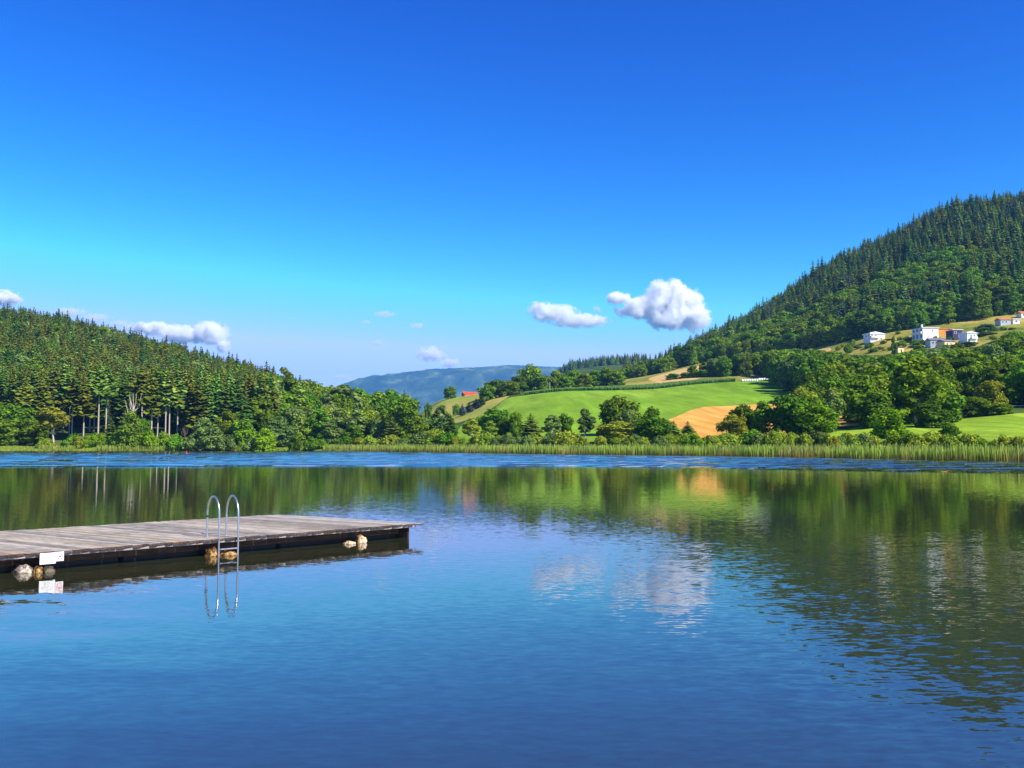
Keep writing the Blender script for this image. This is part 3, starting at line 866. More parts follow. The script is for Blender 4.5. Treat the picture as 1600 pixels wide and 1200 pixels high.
# tall pale trunks of the forest edge on the left
bt = [(38,615,290),(63,600,291),(83,590,300),(108,598,298),(112,605,288),(130,604,285),(140,590,304),(147,580,306),(153,585,288),(165,592,296),(170,600,300),(236,586,286),(246,590,290),(258,596,288),(264,602,292),(277,590,300),(193,600,300),(221,590,302),(30,600,296),(52,596,300),(98,580,302)]
BT = 'pale bare lower trunks with high dark crowns at the left forest edge'
for px, yt, D in sorted(bt):
    mt = random.choice(['spruce', 'spruce', 'spruce_olive'])
    lm = min([(30, 'corner trees'), (84, 'leaning pine'), (125, 'bright bushes'), (172, 'little bank spruce'), (207, 'forked dead tree'), (250, 'vivid shrubs'), (283, 'grey-green willows')], key=lambda q: abs(q[0] - px))[1]
    tree('tall_spruce', 'tree', px, yt - 22, D, 30, 'bare', mt, '%s spruce on a long pale bare trunk, %s row, behind the %s' % ('olive' if mt != 'spruce' else 'dark', 'front' if D < 294 else 'second', lm), BT, 'bark_pale')
# scots pines breaking the skyline of the left hill
for px, yt, D, lb in [(443, 572, 560, 'spindly pine breaking the skyline of the left ridge'), (381, 561, 600, 'thin bare-stemmed pine on the left skyline, left of a twin'), (391, 565, 600, 'thin bare-stemmed pine on the left skyline, right of its twin'), (506, 606, 600, 'open-crowned pale pine over the middle of the wooded ridge')]:
    T1('pine', 'spruce_olive', px, yt, D, 22 if px == 443 else 12, lb, 'bark_pale', 'pine_tree')

# ------------------------------------------------------------------ shrubs behind the reeds
def shrub(px, ytop, D, w, mat, label, group=None):
    tree('shrub', 'bush', px, ytop, D, w, 'bush', mat, label, group, 'bark')
SHR = 'low willow shrubs growing behind the reed belt'
r0 = random.Random(5)
k = 0
for i in range(120):
    px = 560 + i * 9.2 + r0.uniform(-5, 5)
    if 1530 < px < 1560 or r0.random() < 0.2: continue
    Ds = shore_D(px)
    D = Ds + r0.uniform(10, 26)
    base = np.interp(px, [560, 800, 1000, 1200, 1400, 1600], [683, 676, 680, 675, 678, 680])
    mt = r0.choice(['leaf_willow', 'leaf_willow', 'leaf_pale', 'leaf_mid', 'leaf_willow', 'leaf_willow', 'leaf_yellow'])
    sz_ = r0.uniform(0.6, 1.35)
    shrub(px, base + 8 - 11 * sz_ + r0.uniform(-1, 5), D, 28 * sz_, mt, 
          '%s %s shrub behind the reeds, below the %s' % ('big' if sz_ > 1.1 else 'small' if sz_ < 0.85 else 'mid-sized', {'leaf_willow': 'yellowish-green', 'leaf_pale': 'grey-green', 'leaf_mid': 'green', 'leaf_yellow': 'golden-green'}[mt],
           min([(575, 'silvery tree of the middle shore'), (634, 'big dark shore tree'), (704, 'red-roofed barn'), (766, 'white-stemmed birch'), (829, 'bushy dark fir'), (881, 'brownish birch and its dark twin'), (914, 'lone pointed birch'), (967, 'large dark round tree'), (1020, 'bright leafy tree by the wheat'), (1053, 'small dark spruce'), (1100, 'wheat field'), (1145, 'yellow-green tree'), (1232, 'massive dark tree'), (1275, 'cone-shaped tree'), (1330, 'grey birch'), (1390, 'globe-shaped tree'), (1431, 'tallest trunked tree'), (1487, 'stunted meadow tree'), (1560, 'open lakeside meadow')], key=lambda q: abs(q[0] - px))[1]), SHR)
for px, yt, D, w, mt, lb in [(115,676,272,30,'leaf_mid','green shrub right of the leaning pine'),(122,678,270,22,'leaf_yellow','yellow-orange shrub among the bright bushes of the left bank'),(138,677,274,26,'leaf_bright','bright shrub left of the dark little bank spruce'),
    (156,675,276,28,'leaf_bright','bright shrub just left beneath the dark little bank spruce'),(186,672,275,34,'leaf_bright','vivid green shrub right of the dark little bank spruce'),(208,672,276,34,'leaf_bright','vivid green shrub below the forked dead tree'),
    (232,672,276,34,'leaf_bright','wide vivid shrub under the bare pale trunks'),(255,672,277,30,'leaf_mid','green shrub right under the bare pale trunks'),(275,676,276,28,'leaf_mid','green shrub left of the grey-green willows'),
    (300,676,276,28,'leaf_pale','greyish shrub beside the low bare forked tree'),(355,678,274,26,'leaf_pale','greyish shrub before the conical green tree'),(392,682,270,22,'leaf_pale','silvery shrub left of the brilliant yellow-green tree'),
    (70,684,268,24,'leaf_mid','green shrub beneath the leaning pine'),(486,682,268,26,'leaf_mid','green shrub next right of the waterline bush tree'),(504,684,268,22,'leaf_mid','green shrub at the left start of the long reed belt'),(540,680,276,30,'leaf_mid','dark green shrub under the silvery pale tree'),
    (1225,676,170,64,'leaf_willow','large arched shrub before the massive dark tree'),(1160,682,176,44,'leaf_willow','wide shrub at the foot of the yellow-green wheat-edge tree'),(1450,676,142,70,'leaf_willow','wide olive shrub before the tallest shore tree'),(1580,684,128,60,'leaf_pale','spreading shrub at the right end of the reed belt')]:
    shrub(px, yt, D, w, mt, lb)

GSH = 'garden bushes dotted between the hillside houses'
r1 = random.Random(11)
for k in range(64):
    px = r1.uniform(1305, 1580)
    yb = np.interp(px, [1300, 1400, 1500, 1560], [550, 538, 532, 524]) + r1.uniform(-8, 10)
    for D in range(430, 640, 4):
        q = P(px, yb, D)
        if ground_z(q.x, D) >= q.z: break
    tree('shrub', 'bush', px, yb - r1.uniform(4, 9), D, r1.uniform(7, 14), 'bush', r1.choice(['leaf_dark', 'leaf_mid', 'leaf_willow', 'leaf_mid']), 'small garden bush on the dry slope among the hillside houses', GSH)
# ------------------------------------------------------------------ woods: the nearest trees are single objects, the rest one mass each
def pts_in(regions, spacing, jitter=0.5):
    """regions: list of (px0, px1, dmin(px), dmax(px)) sampled on a jittered grid"""
    out = []
    for px0, px1, f0, f1 in regions:
        D = min(f0(px0), f0(px1), f0((px0+px1)/2))
        Dm = max(f1(px0), f1(px1), f1((px0+px1)/2))
        while D < Dm:
            x0 = D * (px0 - 800) / F; x1 = D * (px1 - 800) / F
            x = x0 + random.uniform(0, spacing)
            while x < x1:
                y = D + random.uniform(-jitter, jitter) * spacing
                xx = x + random.uniform(-jitter, jitter) * spacing
                px = 800 + xx / y * F
                if f0(px) <= y <= f1(px): out.append((xx, y, px))
                x += spacing
            D += spacing * 0.9
    return out
def L(xs, ys): return lambda p: float(np.interp(p, xs, ys))
# left hill
lf0 = L([-400, 0, 20, 30, 285, 300, 420, 470, 600], [290, 292, 294, 314, 314, 298, 300, 330, 400])
lf1 = L([-400, 0, 300, 450, 600, 660], [720, 700, 690, 730, 860, 860])
left = pts_in([(-260, 640, lf0, lf1)], 4.7)
# right hill forest above the terrace
rf0 = L([960, 1000, 1100, 1160, 1300, 1340, 1400, 1450, 1500, 1560, 1600, 1900], [700, 690, 690, 670, 616, 592, 574, 566, 556, 556, 562, 575])
rf1 = L([960, 1000, 1900], [1130, 1130, 1130])
right = pts_in([(975, 1860, rf0, rf1)], 7.0)
# belt of broadleaves between the field and the terrace, and above the lake meadow
bf0 = L([1085, 1200, 1250, 1290, 1400, 1500, 1600, 1900], [545, 530, 400, 262, 235, 245, 240, 230])
bf1 = L([1085, 1200, 1250, 1300, 1400, 1500, 1600, 1900], [575, 580, 570, 520, 465, 465, 510, 520])
belt = pts_in([(1095, 1800, bf0, bf1)], 8.0)
def top_limit(px):   # keep the belt below the terrace meadow (as the valley floor allows)
    return float(np.interp(px, [1080, 1140, 1200, 1260, 1300, 1350, 1400, 1430, 1480, 1530, 1600, 1900], [570, 551, 546, 542, 547, 554, 552, 545, 541, 541, 516, 490]))
grove = pts_in([(1236, 1505, L([1236, 1505], [192, 190]), L([1236, 1300, 1505], [215, 262, 245]))], 7.5)
# low wood filling the middle shore
mf0 = L([400, 640, 700], [300, 286, 270]); mf1 = L([400, 560, 640, 700], [340, 420, 400, 300])
mid = pts_in([(400, 700, mf0, mf1)], 7.0)
hillf = pts_in([(850, 1010, L([850, 1010], [1700, 1700]), L([850, 1010], [1900, 1900]))], 9.5)

cand = {}   # group key -> list of (size, dict)
def add(key, x, y, px, kind, mat, bmat, h, w, minh=0.0):
    z = ground_z(x, y)
    cand.setdefault(key, []).append((h / y, x, y, z, kind, mat, bmat, h, w))
def edge_fade(): pass
for x, y, px in left:
    h = random.gauss(16.0, 2.2)
    u = random.random()
    broad = 0.05 + (0.75 if (px > 430 and y < 410) else 0.15 if px > 400 else 0.0)
    gn = mnoise.noise(Vector((x * 0.02, y * 0.02, 4)))
    if u < broad + 0.2 * max(0, gn):
        h = random.gauss(14.5, 2.2)
        add('left_broad', x, y, px, random.choice(['round', 'tall']), random.choice(['leaf_mid', 'leaf_mid', 'leaf_pale', 'leaf_dark']), 'bark', h, h * 0.58)
    else:
        h *= 0.85 if px > 430 else 1
        kind = random.choice(['spruce', 'spruce', 'slim'])
        mat = random.choices(['spruce', 'spruce_olive', 'larch'], [0.50 if y < 420 else 0.36, 0.42, 0.10])[0]
        if y < 330: h = max(h, 20)
        add('left_spruce', x, y, px, kind, mat, 'bark', h, h * 0.36 if kind == 'spruce' else h * 0.32)
for x, y, px in right:
    gn = mnoise.noise(Vector((x * 0.012, y * 0.012, 14)))
    low = y < (rf0(px) + 40)
    tail = float(np.interp(px, [975, 1110], [0.62, 1.0]))
    if low or gn > 0.18 + (0.15 if y > 850 else 0):
        h = random.gauss(13.5 if low else 14.5, 2.2) * tail
        add('right_broad', x, y, px, random.choice(['round', 'round', 'tall']), random.choice(['leaf_mid', 'leaf_dark', 'leaf_mid', 'leaf_dark', 'leaf_bright' if (1320 < px < 1500) else 'leaf_mid']), 'bark', h, h * 0.75)
    else:
        h = random.gauss(19.5, 3.4) * tail
        add('right_spruce', x, y, px, random.choice(['spruce', 'slim', 'slim']), random.choices(['spruce', 'spruce_olive', 'larch', 'bluespruce'], [0.62, 0.17, 0.13, 0.08])[0], 'bark', h, h * 0.33)
for x, y, px in belt:
    z = ground_z(x, y)
    h = random.gauss(17, 2.5) if y > 500 and px < 1300 else random.gauss(13, 2.2) if y > 300 else random.gauss(11, 2)
    lim = zat(top_limit(px), y) - z
    if lim < 3.5: continue
    h = min(h, lim * random.uniform(0.86, 1.02))
    add('belt', x, y, px, random.choice(['round', 'round', 'tall']), random.choice(['leaf_mid', 'leaf_dark', 'leaf_mid', 'leaf_dark', 'leaf_mid', 'leaf_pale']), 'bark', h, max(h * 0.72, 6.5))
for x, y, px in grove:
    if random.random() < 0.3 or 1309 < px < 1345: continue
    h = random.gauss(8.8, 2.2)
    add('belt', x, y, px, random.choice(['round', 'round', 'tall']), random.choice(['leaf_dark', 'leaf_dark', 'leaf_mid', 'leaf_willow', 'leaf_mid']), 'bark', h, h * 0.75)
for x, y, px in mid:
    h = random.gauss(10.5, 1.8)
    lim = zat(float(np.interp(px, [400, 600, 660, 700], [630, 640, 650, 658])), y) - ground_z(x, y)
    h = min(h, max(4, lim))
    add('mid', x, y, px, random.choice(['round', 'tall']), random.choice(['leaf_mid', 'leaf_pale', 'leaf_dark', 'leaf_willow']), 'bark', h, h * 0.75)
for x, y, px in hillf:
    h = random.gauss(21, 2.5)
    add('hill', x, y, px, 'spruce', 'spruce', 'bark', h, h * 0.3)

LBL = {'left_spruce': ('spruce_tree', 'tree', 'dark spruce in the dense wood covering the left hillside', 'spruces of the left hillside'),
       'left_broad': ('broadleaf_tree', 'tree', 'green broadleaf tree mixed into the spruce wood of the left hillside', 'broadleaf trees of the left hillside'),
       'belt': ('broadleaf_tree', 'tree', 'leafy tree in the dark grove between the lakeside meadow and the houses', 'trees of the grove below the houses'),
       'mid': ('broadleaf_tree', 'tree', 'leafy tree in the mixed wood behind the middle shore', 'trees of the middle shore wood'),
       'right_broad': ('broadleaf_tree', 'tree', 'green broadleaf tree on the wooded hillside above the houses', 'broadleaf trees above the houses'),
       'right_spruce': ('spruce_tree', 'tree', 'dark spruce on the steep wooded hillside above the houses', 'spruces of the right hillside')}
LAND = {
 'L': [(10, 'left edge of the view'), (84, 'leaning pine'), (172, 'little bank spruce'), (207, 'forked dead tree'), (250, 'pale bare trunks'), (318, 'grey-green willows'), (383, 'bright narrow larch'), (413, 'brilliant yellow-green tree'), (461, 'lone waterline bush tree'), (541, 'silvery pale tree'), (634, 'big dark shore tree'), (690, 'pale-branched tree')],
 'R': [(1000, 'far end of the golden stubble'), (1075, 'two trees before the stubble'), (1180, 'row of white bales'), (1275, 'brilliant cone-shaped tree'), (1366, 'small white house'), (1446, 'large white house'), (1513, 'plum clad house'), (1584, 'white bungalow')],
 'B': [(1120, 'right end of the maize'), (1190, 'row of white bales'), (1235, 'massive dark tree'), (1275, 'brilliant cone-shaped tree'), (1320, 'tall grey birch'), (1390, 'bright globe-shaped tree'), (1431, 'tallest trunked tree'), (1487, 'dark stunted meadow tree'), (1550, 'golden-green rim tree'), (1600, 'right edge of the view')]}
TONE = {'spruce': 'dark green', 'spruce_olive': 'olive brown', 'larch': 'fresh green', 'bluespruce': 'blue-grey', 'leaf_dark': 'dark', 'leaf_mid': 'mid-green', 'leaf_pale': 'pale', 'leaf_bright': 'bright green', 'leaf_willow': 'yellowish', 'leaf_lime': 'lime', 'leaf_yellow': 'yellow'}
def px_of(c): return 800 + c[1] / c[2] * F
def describe(key, px, y, h, mat, kind, default):
    tone = TONE[mat]; sort = 'spruce' if 'spruce' in key and mat != 'larch' else 'larch' if mat == 'larch' else 'slim leafy tree' if kind == 'tall' else 'round leafy tree'
    lm = min(LAND['L' if key.startswith('left') or key == 'mid' else 'B' if key == 'belt' else 'R'], key=lambda q: abs(q[0] - px))[1]
    if 'spruce' in key: size = 'tall' if h > 21 else 'short' if h < 16.5 else 'middling'
    else: size = 'tall' if h > 14 else 'short' if h < 9.5 else 'middling'
    if key.startswith('left'): row = 'front of left wood' if y < 325 else 'inner left wood' if y < 350 else 'lower left hillside'
    elif key == 'mid': row = 'middle shore wood'
    elif key == 'belt': row = 'grove by the meadow' if y < 300 else 'wood below the houses'
    else: row = 'forest foot above the houses' if y < 640 else 'lower right mountainside'
    return '%s %s %s, %s, %s the %s' % (size, tone, sort, row, 'near' if key == 'belt' else 'above', lm)
QUOTA = {'left_spruce': 220, 'right_spruce': 75, 'left_broad': 60, 'mid': 50, 'belt': 110, 'right_broad': 60, 'hill': 0}
mass = []
for key, lst in cand.items():
    inview = [c for c in lst if -20 < 800 + c[1] / c[2] * F < 1620]
    inview.sort(key=lambda c: -c[0])
    q = QUOTA[key]
    chosen = set(id(c) for c in inview[:q])
    for c in lst:
        if id(c) in chosen:
            _, x, y, z, kind, mat, bmat, h, w = c
            var = random.randrange(len(BASE[kind]))
            Vv = BASE[kind][var][0]
            w0 = np.percentile(Vv[:, 0], 99) - np.percentile(Vv[:, 0], 1)
            nm, ct, lb, gp = LBL[key]
            lb = describe(key, px_of(c), y, h, mat, kind, lb)
            e = empty(nm, (x, y, z - 0.2), random.uniform(0, 6.28)); tag(e, lb, ct, gp)
            sz = h / Vv[:, 2].max(); sx = w / w0
            obj('crown', crown_mesh(kind, var, mat), e, scale=(sx, sx, sz))
            obj('trunk', trunk_mesh(kind, var, bmat), e, scale=(min(sx, sz), min(sx, sz), sz))
        else: mass.append((key, c))

src = bpy.data.collections.new('tree_sources')
SRC = {}
def src_index(kind, var, mat, bmat):
    k = (kind, var, mat, bmat)
    if k not in SRC:
        SRC[k] = len(SRC)
        o = bpy.data.objects.new('source_%03d' % SRC[k], whole_mesh(kind, var, mat, bmat))
        src.objects.link(o)
    return SRC[k]
def scatter(name, label, items, base):
    pts = []; rot = []; scl = []; idx = []
    for c in items:
        _, x, y, z, kind, mat, bmat, h, w = c
        var = random.randrange(min(3, len(BASE[kind])))
        Vv = BASE[kind][var][0]
        w0 = np.percentile(Vv[:, 0], 99) - np.percentile(Vv[:, 0], 1)
        pts.append((x, y, z - 0.3)); rot.append((0, 0, random.uniform(0, 6.28)))
        scl.append((w / w0, w / w0, h / Vv[:, 2].max())); idx.append(src_index(kind, var, mat, bmat))
    me = bpy.data.meshes.new(name); me.from_pydata(pts, [], [])
    me.attributes.new('rot', 'FLOAT_VECTOR', 'POINT').data.foreach_set('vector', np.array(rot, dtype=np.float32).ravel())
    me.attributes.new('scl', 'FLOAT_VECTOR', 'POINT').data.foreach_set('vector', np.array(scl, dtype=np.float32).ravel())
    me.attributes.new('idx', 'INT', 'POINT').data.foreach_set('value', np.array(idx, dtype=np.int32))
    o = obj(name, me)
    tag(o, label, 'forest', kind='stuff')
    md = o.modifiers.new('scatter', 'NODES'); md.node_group = NG
    return o
NG = bpy.data.node_groups.new('tree_scatter', 'GeometryNodeTree')
NG.interface.new_socket('Geometry', in_out='INPUT', socket_type='NodeSocketGeometry')
NG.interface.new_socket('Geometry', in_out='OUTPUT', socket_type='NodeSocketGeometry')
def build_ng():
    gi = NG.nodes.new('NodeGroupInput'); go = NG.nodes.new('NodeGroupOutput')
    ip = NG.nodes.new('GeometryNodeInstanceOnPoints'); ci = NG.nodes.new('GeometryNodeCollectionInfo')
    ci.inputs['Collection'].default_value = src
    ci.inputs['Separate Children'].default_value = True; ci.inputs['Reset Children'].default_value = True
    ip.inputs['Pick Instance'].default_value = True
    def at_(nm, ty):
        a = NG.nodes.new('GeometryNodeInputNamedAttribute'); a.data_type = ty; a.inputs['Name'].default_value = nm; return a.outputs['Attribute']
    NG.links.new(gi.outputs[0], ip.inputs['Points']); NG.links.new(ci.outputs[0], ip.inputs['Instance'])
    NG.links.new(at_('idx', 'INT'), ip.inputs['Instance Index'])
    NG.links.new(at_('rot', 'FLOAT_VECTOR'), ip.inputs['Rotation']); NG.links.new(at_('scl', 'FLOAT_VECTOR'), ip.inputs['Scale'])
    NG.links.new(ip.outputs[0], go.inputs[0])
build_ng()
lft = [c for k, c in mass if k in ('left_spruce', 'left_broad', 'mid')]
rgt = [c for k, c in mass if k in ('right_spruce', 'right_broad', 'belt', 'hill')]
scatter('forest', 'dense spruce forest climbing the left hillside to the ridge', lft, 0)
scatter('forest', 'mixed forest of dark spruces climbing the steep right mountainside', rgt, 0)

# ------------------------------------------------------------------ reeds and maize
def blades(name, pts, hgt, width, mat, label, lean=0.12, seg=2):
    r = np.random.default_rng(3)
    pts = np.asarray(pts, float); n = len(pts)
    h = hgt * r.uniform(0.75, 1.15, n)
    a = r.uniform(0, math.pi, n); dx = np.cos(a) * width / 2; dy = np.sin(a) * width / 2
    b = r.uniform(0, 2*math.pi, n); lx = np.cos(b) * lean * h * r.random(n); ly = np.sin(b) * lean * h * r.random(n)
    z = np.zeros(n)
    rows = []
    for t, wf, lf in ((0, 0.7, 0), (0.5, 1.0, 0.3), (1.0, 0.35, 1.0)):
        rows.append(np.stack([pts[:,0] - dx*wf + lx*lf, pts[:,1] - dy*wf + ly*lf, pts[:,2] + h*t], 1))
        rows.append(np.stack([pts[:,0] + dx*wf + lx*lf, pts[:,1] + dy*wf + ly*lf, pts[:,2] + h*t], 1))
    V = np.stack(rows, 1).reshape(-1, 3)
    o = np.arange(n)[:, None] * 6
    Q = np.concatenate([o + np.array([0, 1, 3, 2]), o + np.array([2, 3, 5, 4])])
    hh = np.tile([0, 0, .5, .5, 1, 1], n); vv = np.repeat(r.random(n), 6)
    me = mesh_np(name, V, Q, [mat], attrs={'h': hh, 'v': vv})
    return tag(obj(name, me), label, 'plants', kind='stuff')
def reed_pts(px0, px1, d0, d1, dens, gaps=()):
    out = []
    px = px0
    while px < px1:
        Ds = shore_D(px)
        w = Ds / F
        n = dens * w * (d1 - d0)
        for _ in range(int(n) + (random.random() < n % 1)):
            p = px + random.random()
            D = shore_D(p) + random.uniform(d0, d1) ** 1.0
            wob = mnoise.noise(Vector((p * 0.05, 0, 0))) * 0.9 + mnoise.noise(Vector((p * 0.17, 0, 5))) * 0.5
            D += wob
            x = D * (p - 800) / F * CP
            if mnoise.noise(Vector((x * 0.35, D * 0.35, 2))) < -0.38: continue
            out.append((x, D, ground_z(x, D) - 0.05))
        px += 1
    return out
blades('reeds', reed_pts(505, 1700, -0.3, 6.5, 12), 1.65, 0.085, M['reed'], 'long belt of tall green reeds with tan stems along the middle and right shore')
blades('reeds', reed_pts(150, 392, 0.0, 5.0, 9), 1.6, 0.09, M['reed'], 'shorter reed belt in front of the spruce wood on the left shore')
blades('reeds', reed_pts(60, 118, 0.5, 4.0, 7), 1.6, 0.09, M['reed'], 'small reed patch by the leaning pine at the left bank')
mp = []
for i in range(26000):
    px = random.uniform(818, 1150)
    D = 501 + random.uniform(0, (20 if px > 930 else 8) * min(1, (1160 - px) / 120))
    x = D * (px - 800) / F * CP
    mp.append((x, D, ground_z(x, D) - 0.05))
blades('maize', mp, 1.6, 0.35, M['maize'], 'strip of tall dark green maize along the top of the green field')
# rank grass on the left bank
gp = []
for i in range(30000):
    px = random.uniform(0, 560); D = shore_D(px) + random.uniform(0.5, 12)
    x = D * (px - 800) / F * CP
    gp.append((x, D, ground_z(x, D) - 0.03))
t_ = NT('bank_grass'); hh_ = t_.n('Attribute', attribute_name='v')
M['bankgrass'] = t_.done(t_.bsdf(t_.ramp(hh_.outputs['Fac'], [(0, (0.10, 0.22, 0.02)), (0.6, (0.20, 0.30, 0.03)), (1, (0.38, 0.30, 0.08))]), 0.9, 0.05))
blades('bank_grass', gp, 0.55, 0.12, M['bankgrass'], 'short bright grass on the left bank by the water')
# ------------------------------------------------------------------ jetty
def on(px, py, z):
    d = P(px, py, 1.0) - Vector((0, 0, CAM_H))
    k = (z - CAM_H) / d.z
    return Vector((0, 0, CAM_H)) + d * k
ZD = 0.33
N0, N1, F1, F0 = on(0, 868, ZD), on(655, 817.5, ZD), on(430, 804, ZD), on(0, 832, ZD)
U = (N0 - N1); U.z = 0; LEN = U.length; U.normalize()      # along the near side towards the bank
W = (F1 - N1); W.z = 0; WID = W.length; W.normalize()      # across
NF = Vector((-U.y, U.x, 0))                                  # outward normal of the near side
if NF.y > 0: NF = -NF

def wood_mat(name, a, b, c, sc=1.0):
    t = NT(name)
    oi = t.n('ObjectInfo')
    off = t.n('VectorMath', operation='ADD'); t.put(off.inputs[0], t.objco((0.9, 14, 14)))
    cb = t.n('CombineXYZ'); t.put(cb.inputs[0], t.math('MULTIPLY', oi.outputs['Random'], 50.0)); t.put(cb.inputs[1], t.math('MULTIPLY', oi.outputs['Random'], 31.0))
    t.put(off.inputs[1], cb.outputs[0])
    n = t.noise(3.0 * sc, 6, 0.65, vec=off.outputs[0], dist=0.4)
    n2 = t.noise(1.1, 3, 0.6, vec=t.pos((1, 1, 1)))
    col = t.ramp(n.outputs[0], [(0.32, a), (0.5, b), (0.68, c)])
    h = t.n('HueSaturation'); t.put(h.inputs['Color'], col)
    t.put(h.inputs['Value'], t.math('MULTIPLY_ADD', oi.outputs['Random'], 0.7, 0.62))
    r2 = t.math('FRACT', t.math('MULTIPLY', oi.outputs['Random'], 7.7))
    t.put(h.inputs['Saturation'], t.math('MULTIPLY_ADD', r2, 0.8, 0.6))
    st = t.mix(t.ramp(n2.outputs[0], [(0.52, (0, 0, 0)), (0.72, (0.4, 0.4, 0.4))]), h.outputs[0], (0.07, 0.045, 0.035))
    return t.done(t.bsdf(st, 0.8, 0.25, normal=t.bump(n.outputs[0], 0.5, 0.01)))
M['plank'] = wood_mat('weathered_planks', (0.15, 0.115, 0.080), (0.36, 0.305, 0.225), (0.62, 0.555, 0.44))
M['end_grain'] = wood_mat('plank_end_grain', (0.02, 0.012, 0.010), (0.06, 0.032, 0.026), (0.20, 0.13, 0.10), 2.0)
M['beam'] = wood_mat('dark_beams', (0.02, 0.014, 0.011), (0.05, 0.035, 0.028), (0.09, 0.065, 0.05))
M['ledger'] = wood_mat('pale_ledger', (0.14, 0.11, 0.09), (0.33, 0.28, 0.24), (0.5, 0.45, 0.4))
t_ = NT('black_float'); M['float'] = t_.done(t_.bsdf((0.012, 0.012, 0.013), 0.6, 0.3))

jet = empty('jetty', (N1.x, N1.y, 0))
tag(jet, 'weathered wooden plank jetty reaching into the lake from the left', 'jetty')
def jrel(v): return Vector(v) - jet.location
def jchild(name, mesh, center, ang, kind=None):
    o = obj(name, mesh, jet, jrel(center), ang)
    if kind: o['kind'] = kind
    return o
def box_mesh(name, lx, ly, lz, mat, bev=0.004, warp=0.0, seed=0):
    bm = bmesh.new()
    add_box(bm, (-lx/2, -ly/2, -lz/2), (lx/2, ly/2, lz/2))
    if bev: bmesh.ops.bevel(bm, geom=[e for e in bm.edges], offset=bev, segments=1, affect='EDGES')
    mats = [mat]
    if name == 'plank':      # sawn end grain
        mats.append(M['end_grain'])
        bm.normal_update()
        for f in bm.faces:
            if abs(f.calc_center_median().x) > lx/2 - 0.006: f.material_index = 1
    return bm_mesh(name, bm, mats)
sin_uw = abs(U.x * W.y - U.y * W.x)
PW = 0.145
STEP = PW / sin_uw
NPL = int(16.5 / STEP)
pang = math.atan2(W.y, W.x)
pms = [box_mesh('plank', WID + d, PW - g, 0.042, M['plank']) for d, g in ((0.0, .0025), (0.03, .003), (-0.03, .002), (0.015, .003), (-0.015, .002), (0.05, .003))]
for i in range(NPL):
    s = (i + 0.5) * STEP
    c = N1 + U * s + W * (WID / 2 + random.uniform(-0.02, 0.02))
    c.z = ZD - 0.021 + random.uniform(-0.004, 0.004)
    if i == 0: c += W * -0.10 - U * 0.05 ; c.z = ZD - 0.020
    o = jchild('plank', random.choice(pms), c, pang + random.uniform(-0.002, 0.002))
    o.rotation_euler.x = random.uniform(-0.006, 0.006)
uang = math.atan2(U.y, U.x)
def along(name, s0, s1, off, z0, z1, th, mat):
    """beam parallel to the near side, off metres inside its edge"""
    c = N1 + U * ((s0 + s1) / 2) - NF * (off + th / 2); c.z = (z0 + z1) / 2
    return jchild(name, box_mesh(name, s1 - s0, th, z1 - z0, mat), c, uang)
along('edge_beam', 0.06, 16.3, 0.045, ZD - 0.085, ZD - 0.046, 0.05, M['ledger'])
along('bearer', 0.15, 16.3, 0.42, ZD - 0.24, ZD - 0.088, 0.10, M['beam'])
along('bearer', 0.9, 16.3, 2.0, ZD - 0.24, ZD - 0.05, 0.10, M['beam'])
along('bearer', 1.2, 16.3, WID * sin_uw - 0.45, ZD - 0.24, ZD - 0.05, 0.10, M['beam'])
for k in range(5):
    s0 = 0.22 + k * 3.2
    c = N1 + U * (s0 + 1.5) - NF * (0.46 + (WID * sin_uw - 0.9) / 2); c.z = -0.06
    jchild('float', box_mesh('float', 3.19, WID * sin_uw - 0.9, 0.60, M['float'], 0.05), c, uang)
# end frame and the outer post
c = N1 + W * (WID / 2) + U * 0.13; c.z = ZD - 0.25
jchild('end_beam', box_mesh('end_beam', WID - 0.35, 0.05, 0.39, M['beam']), c, pang)
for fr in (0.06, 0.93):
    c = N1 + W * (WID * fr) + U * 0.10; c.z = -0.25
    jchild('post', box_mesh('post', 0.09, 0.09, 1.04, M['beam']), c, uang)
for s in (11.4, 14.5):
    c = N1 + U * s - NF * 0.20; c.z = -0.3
    jchild('post', box_mesh('post', 0.12, 0.12, 1.0, M['beam']), c, uang)

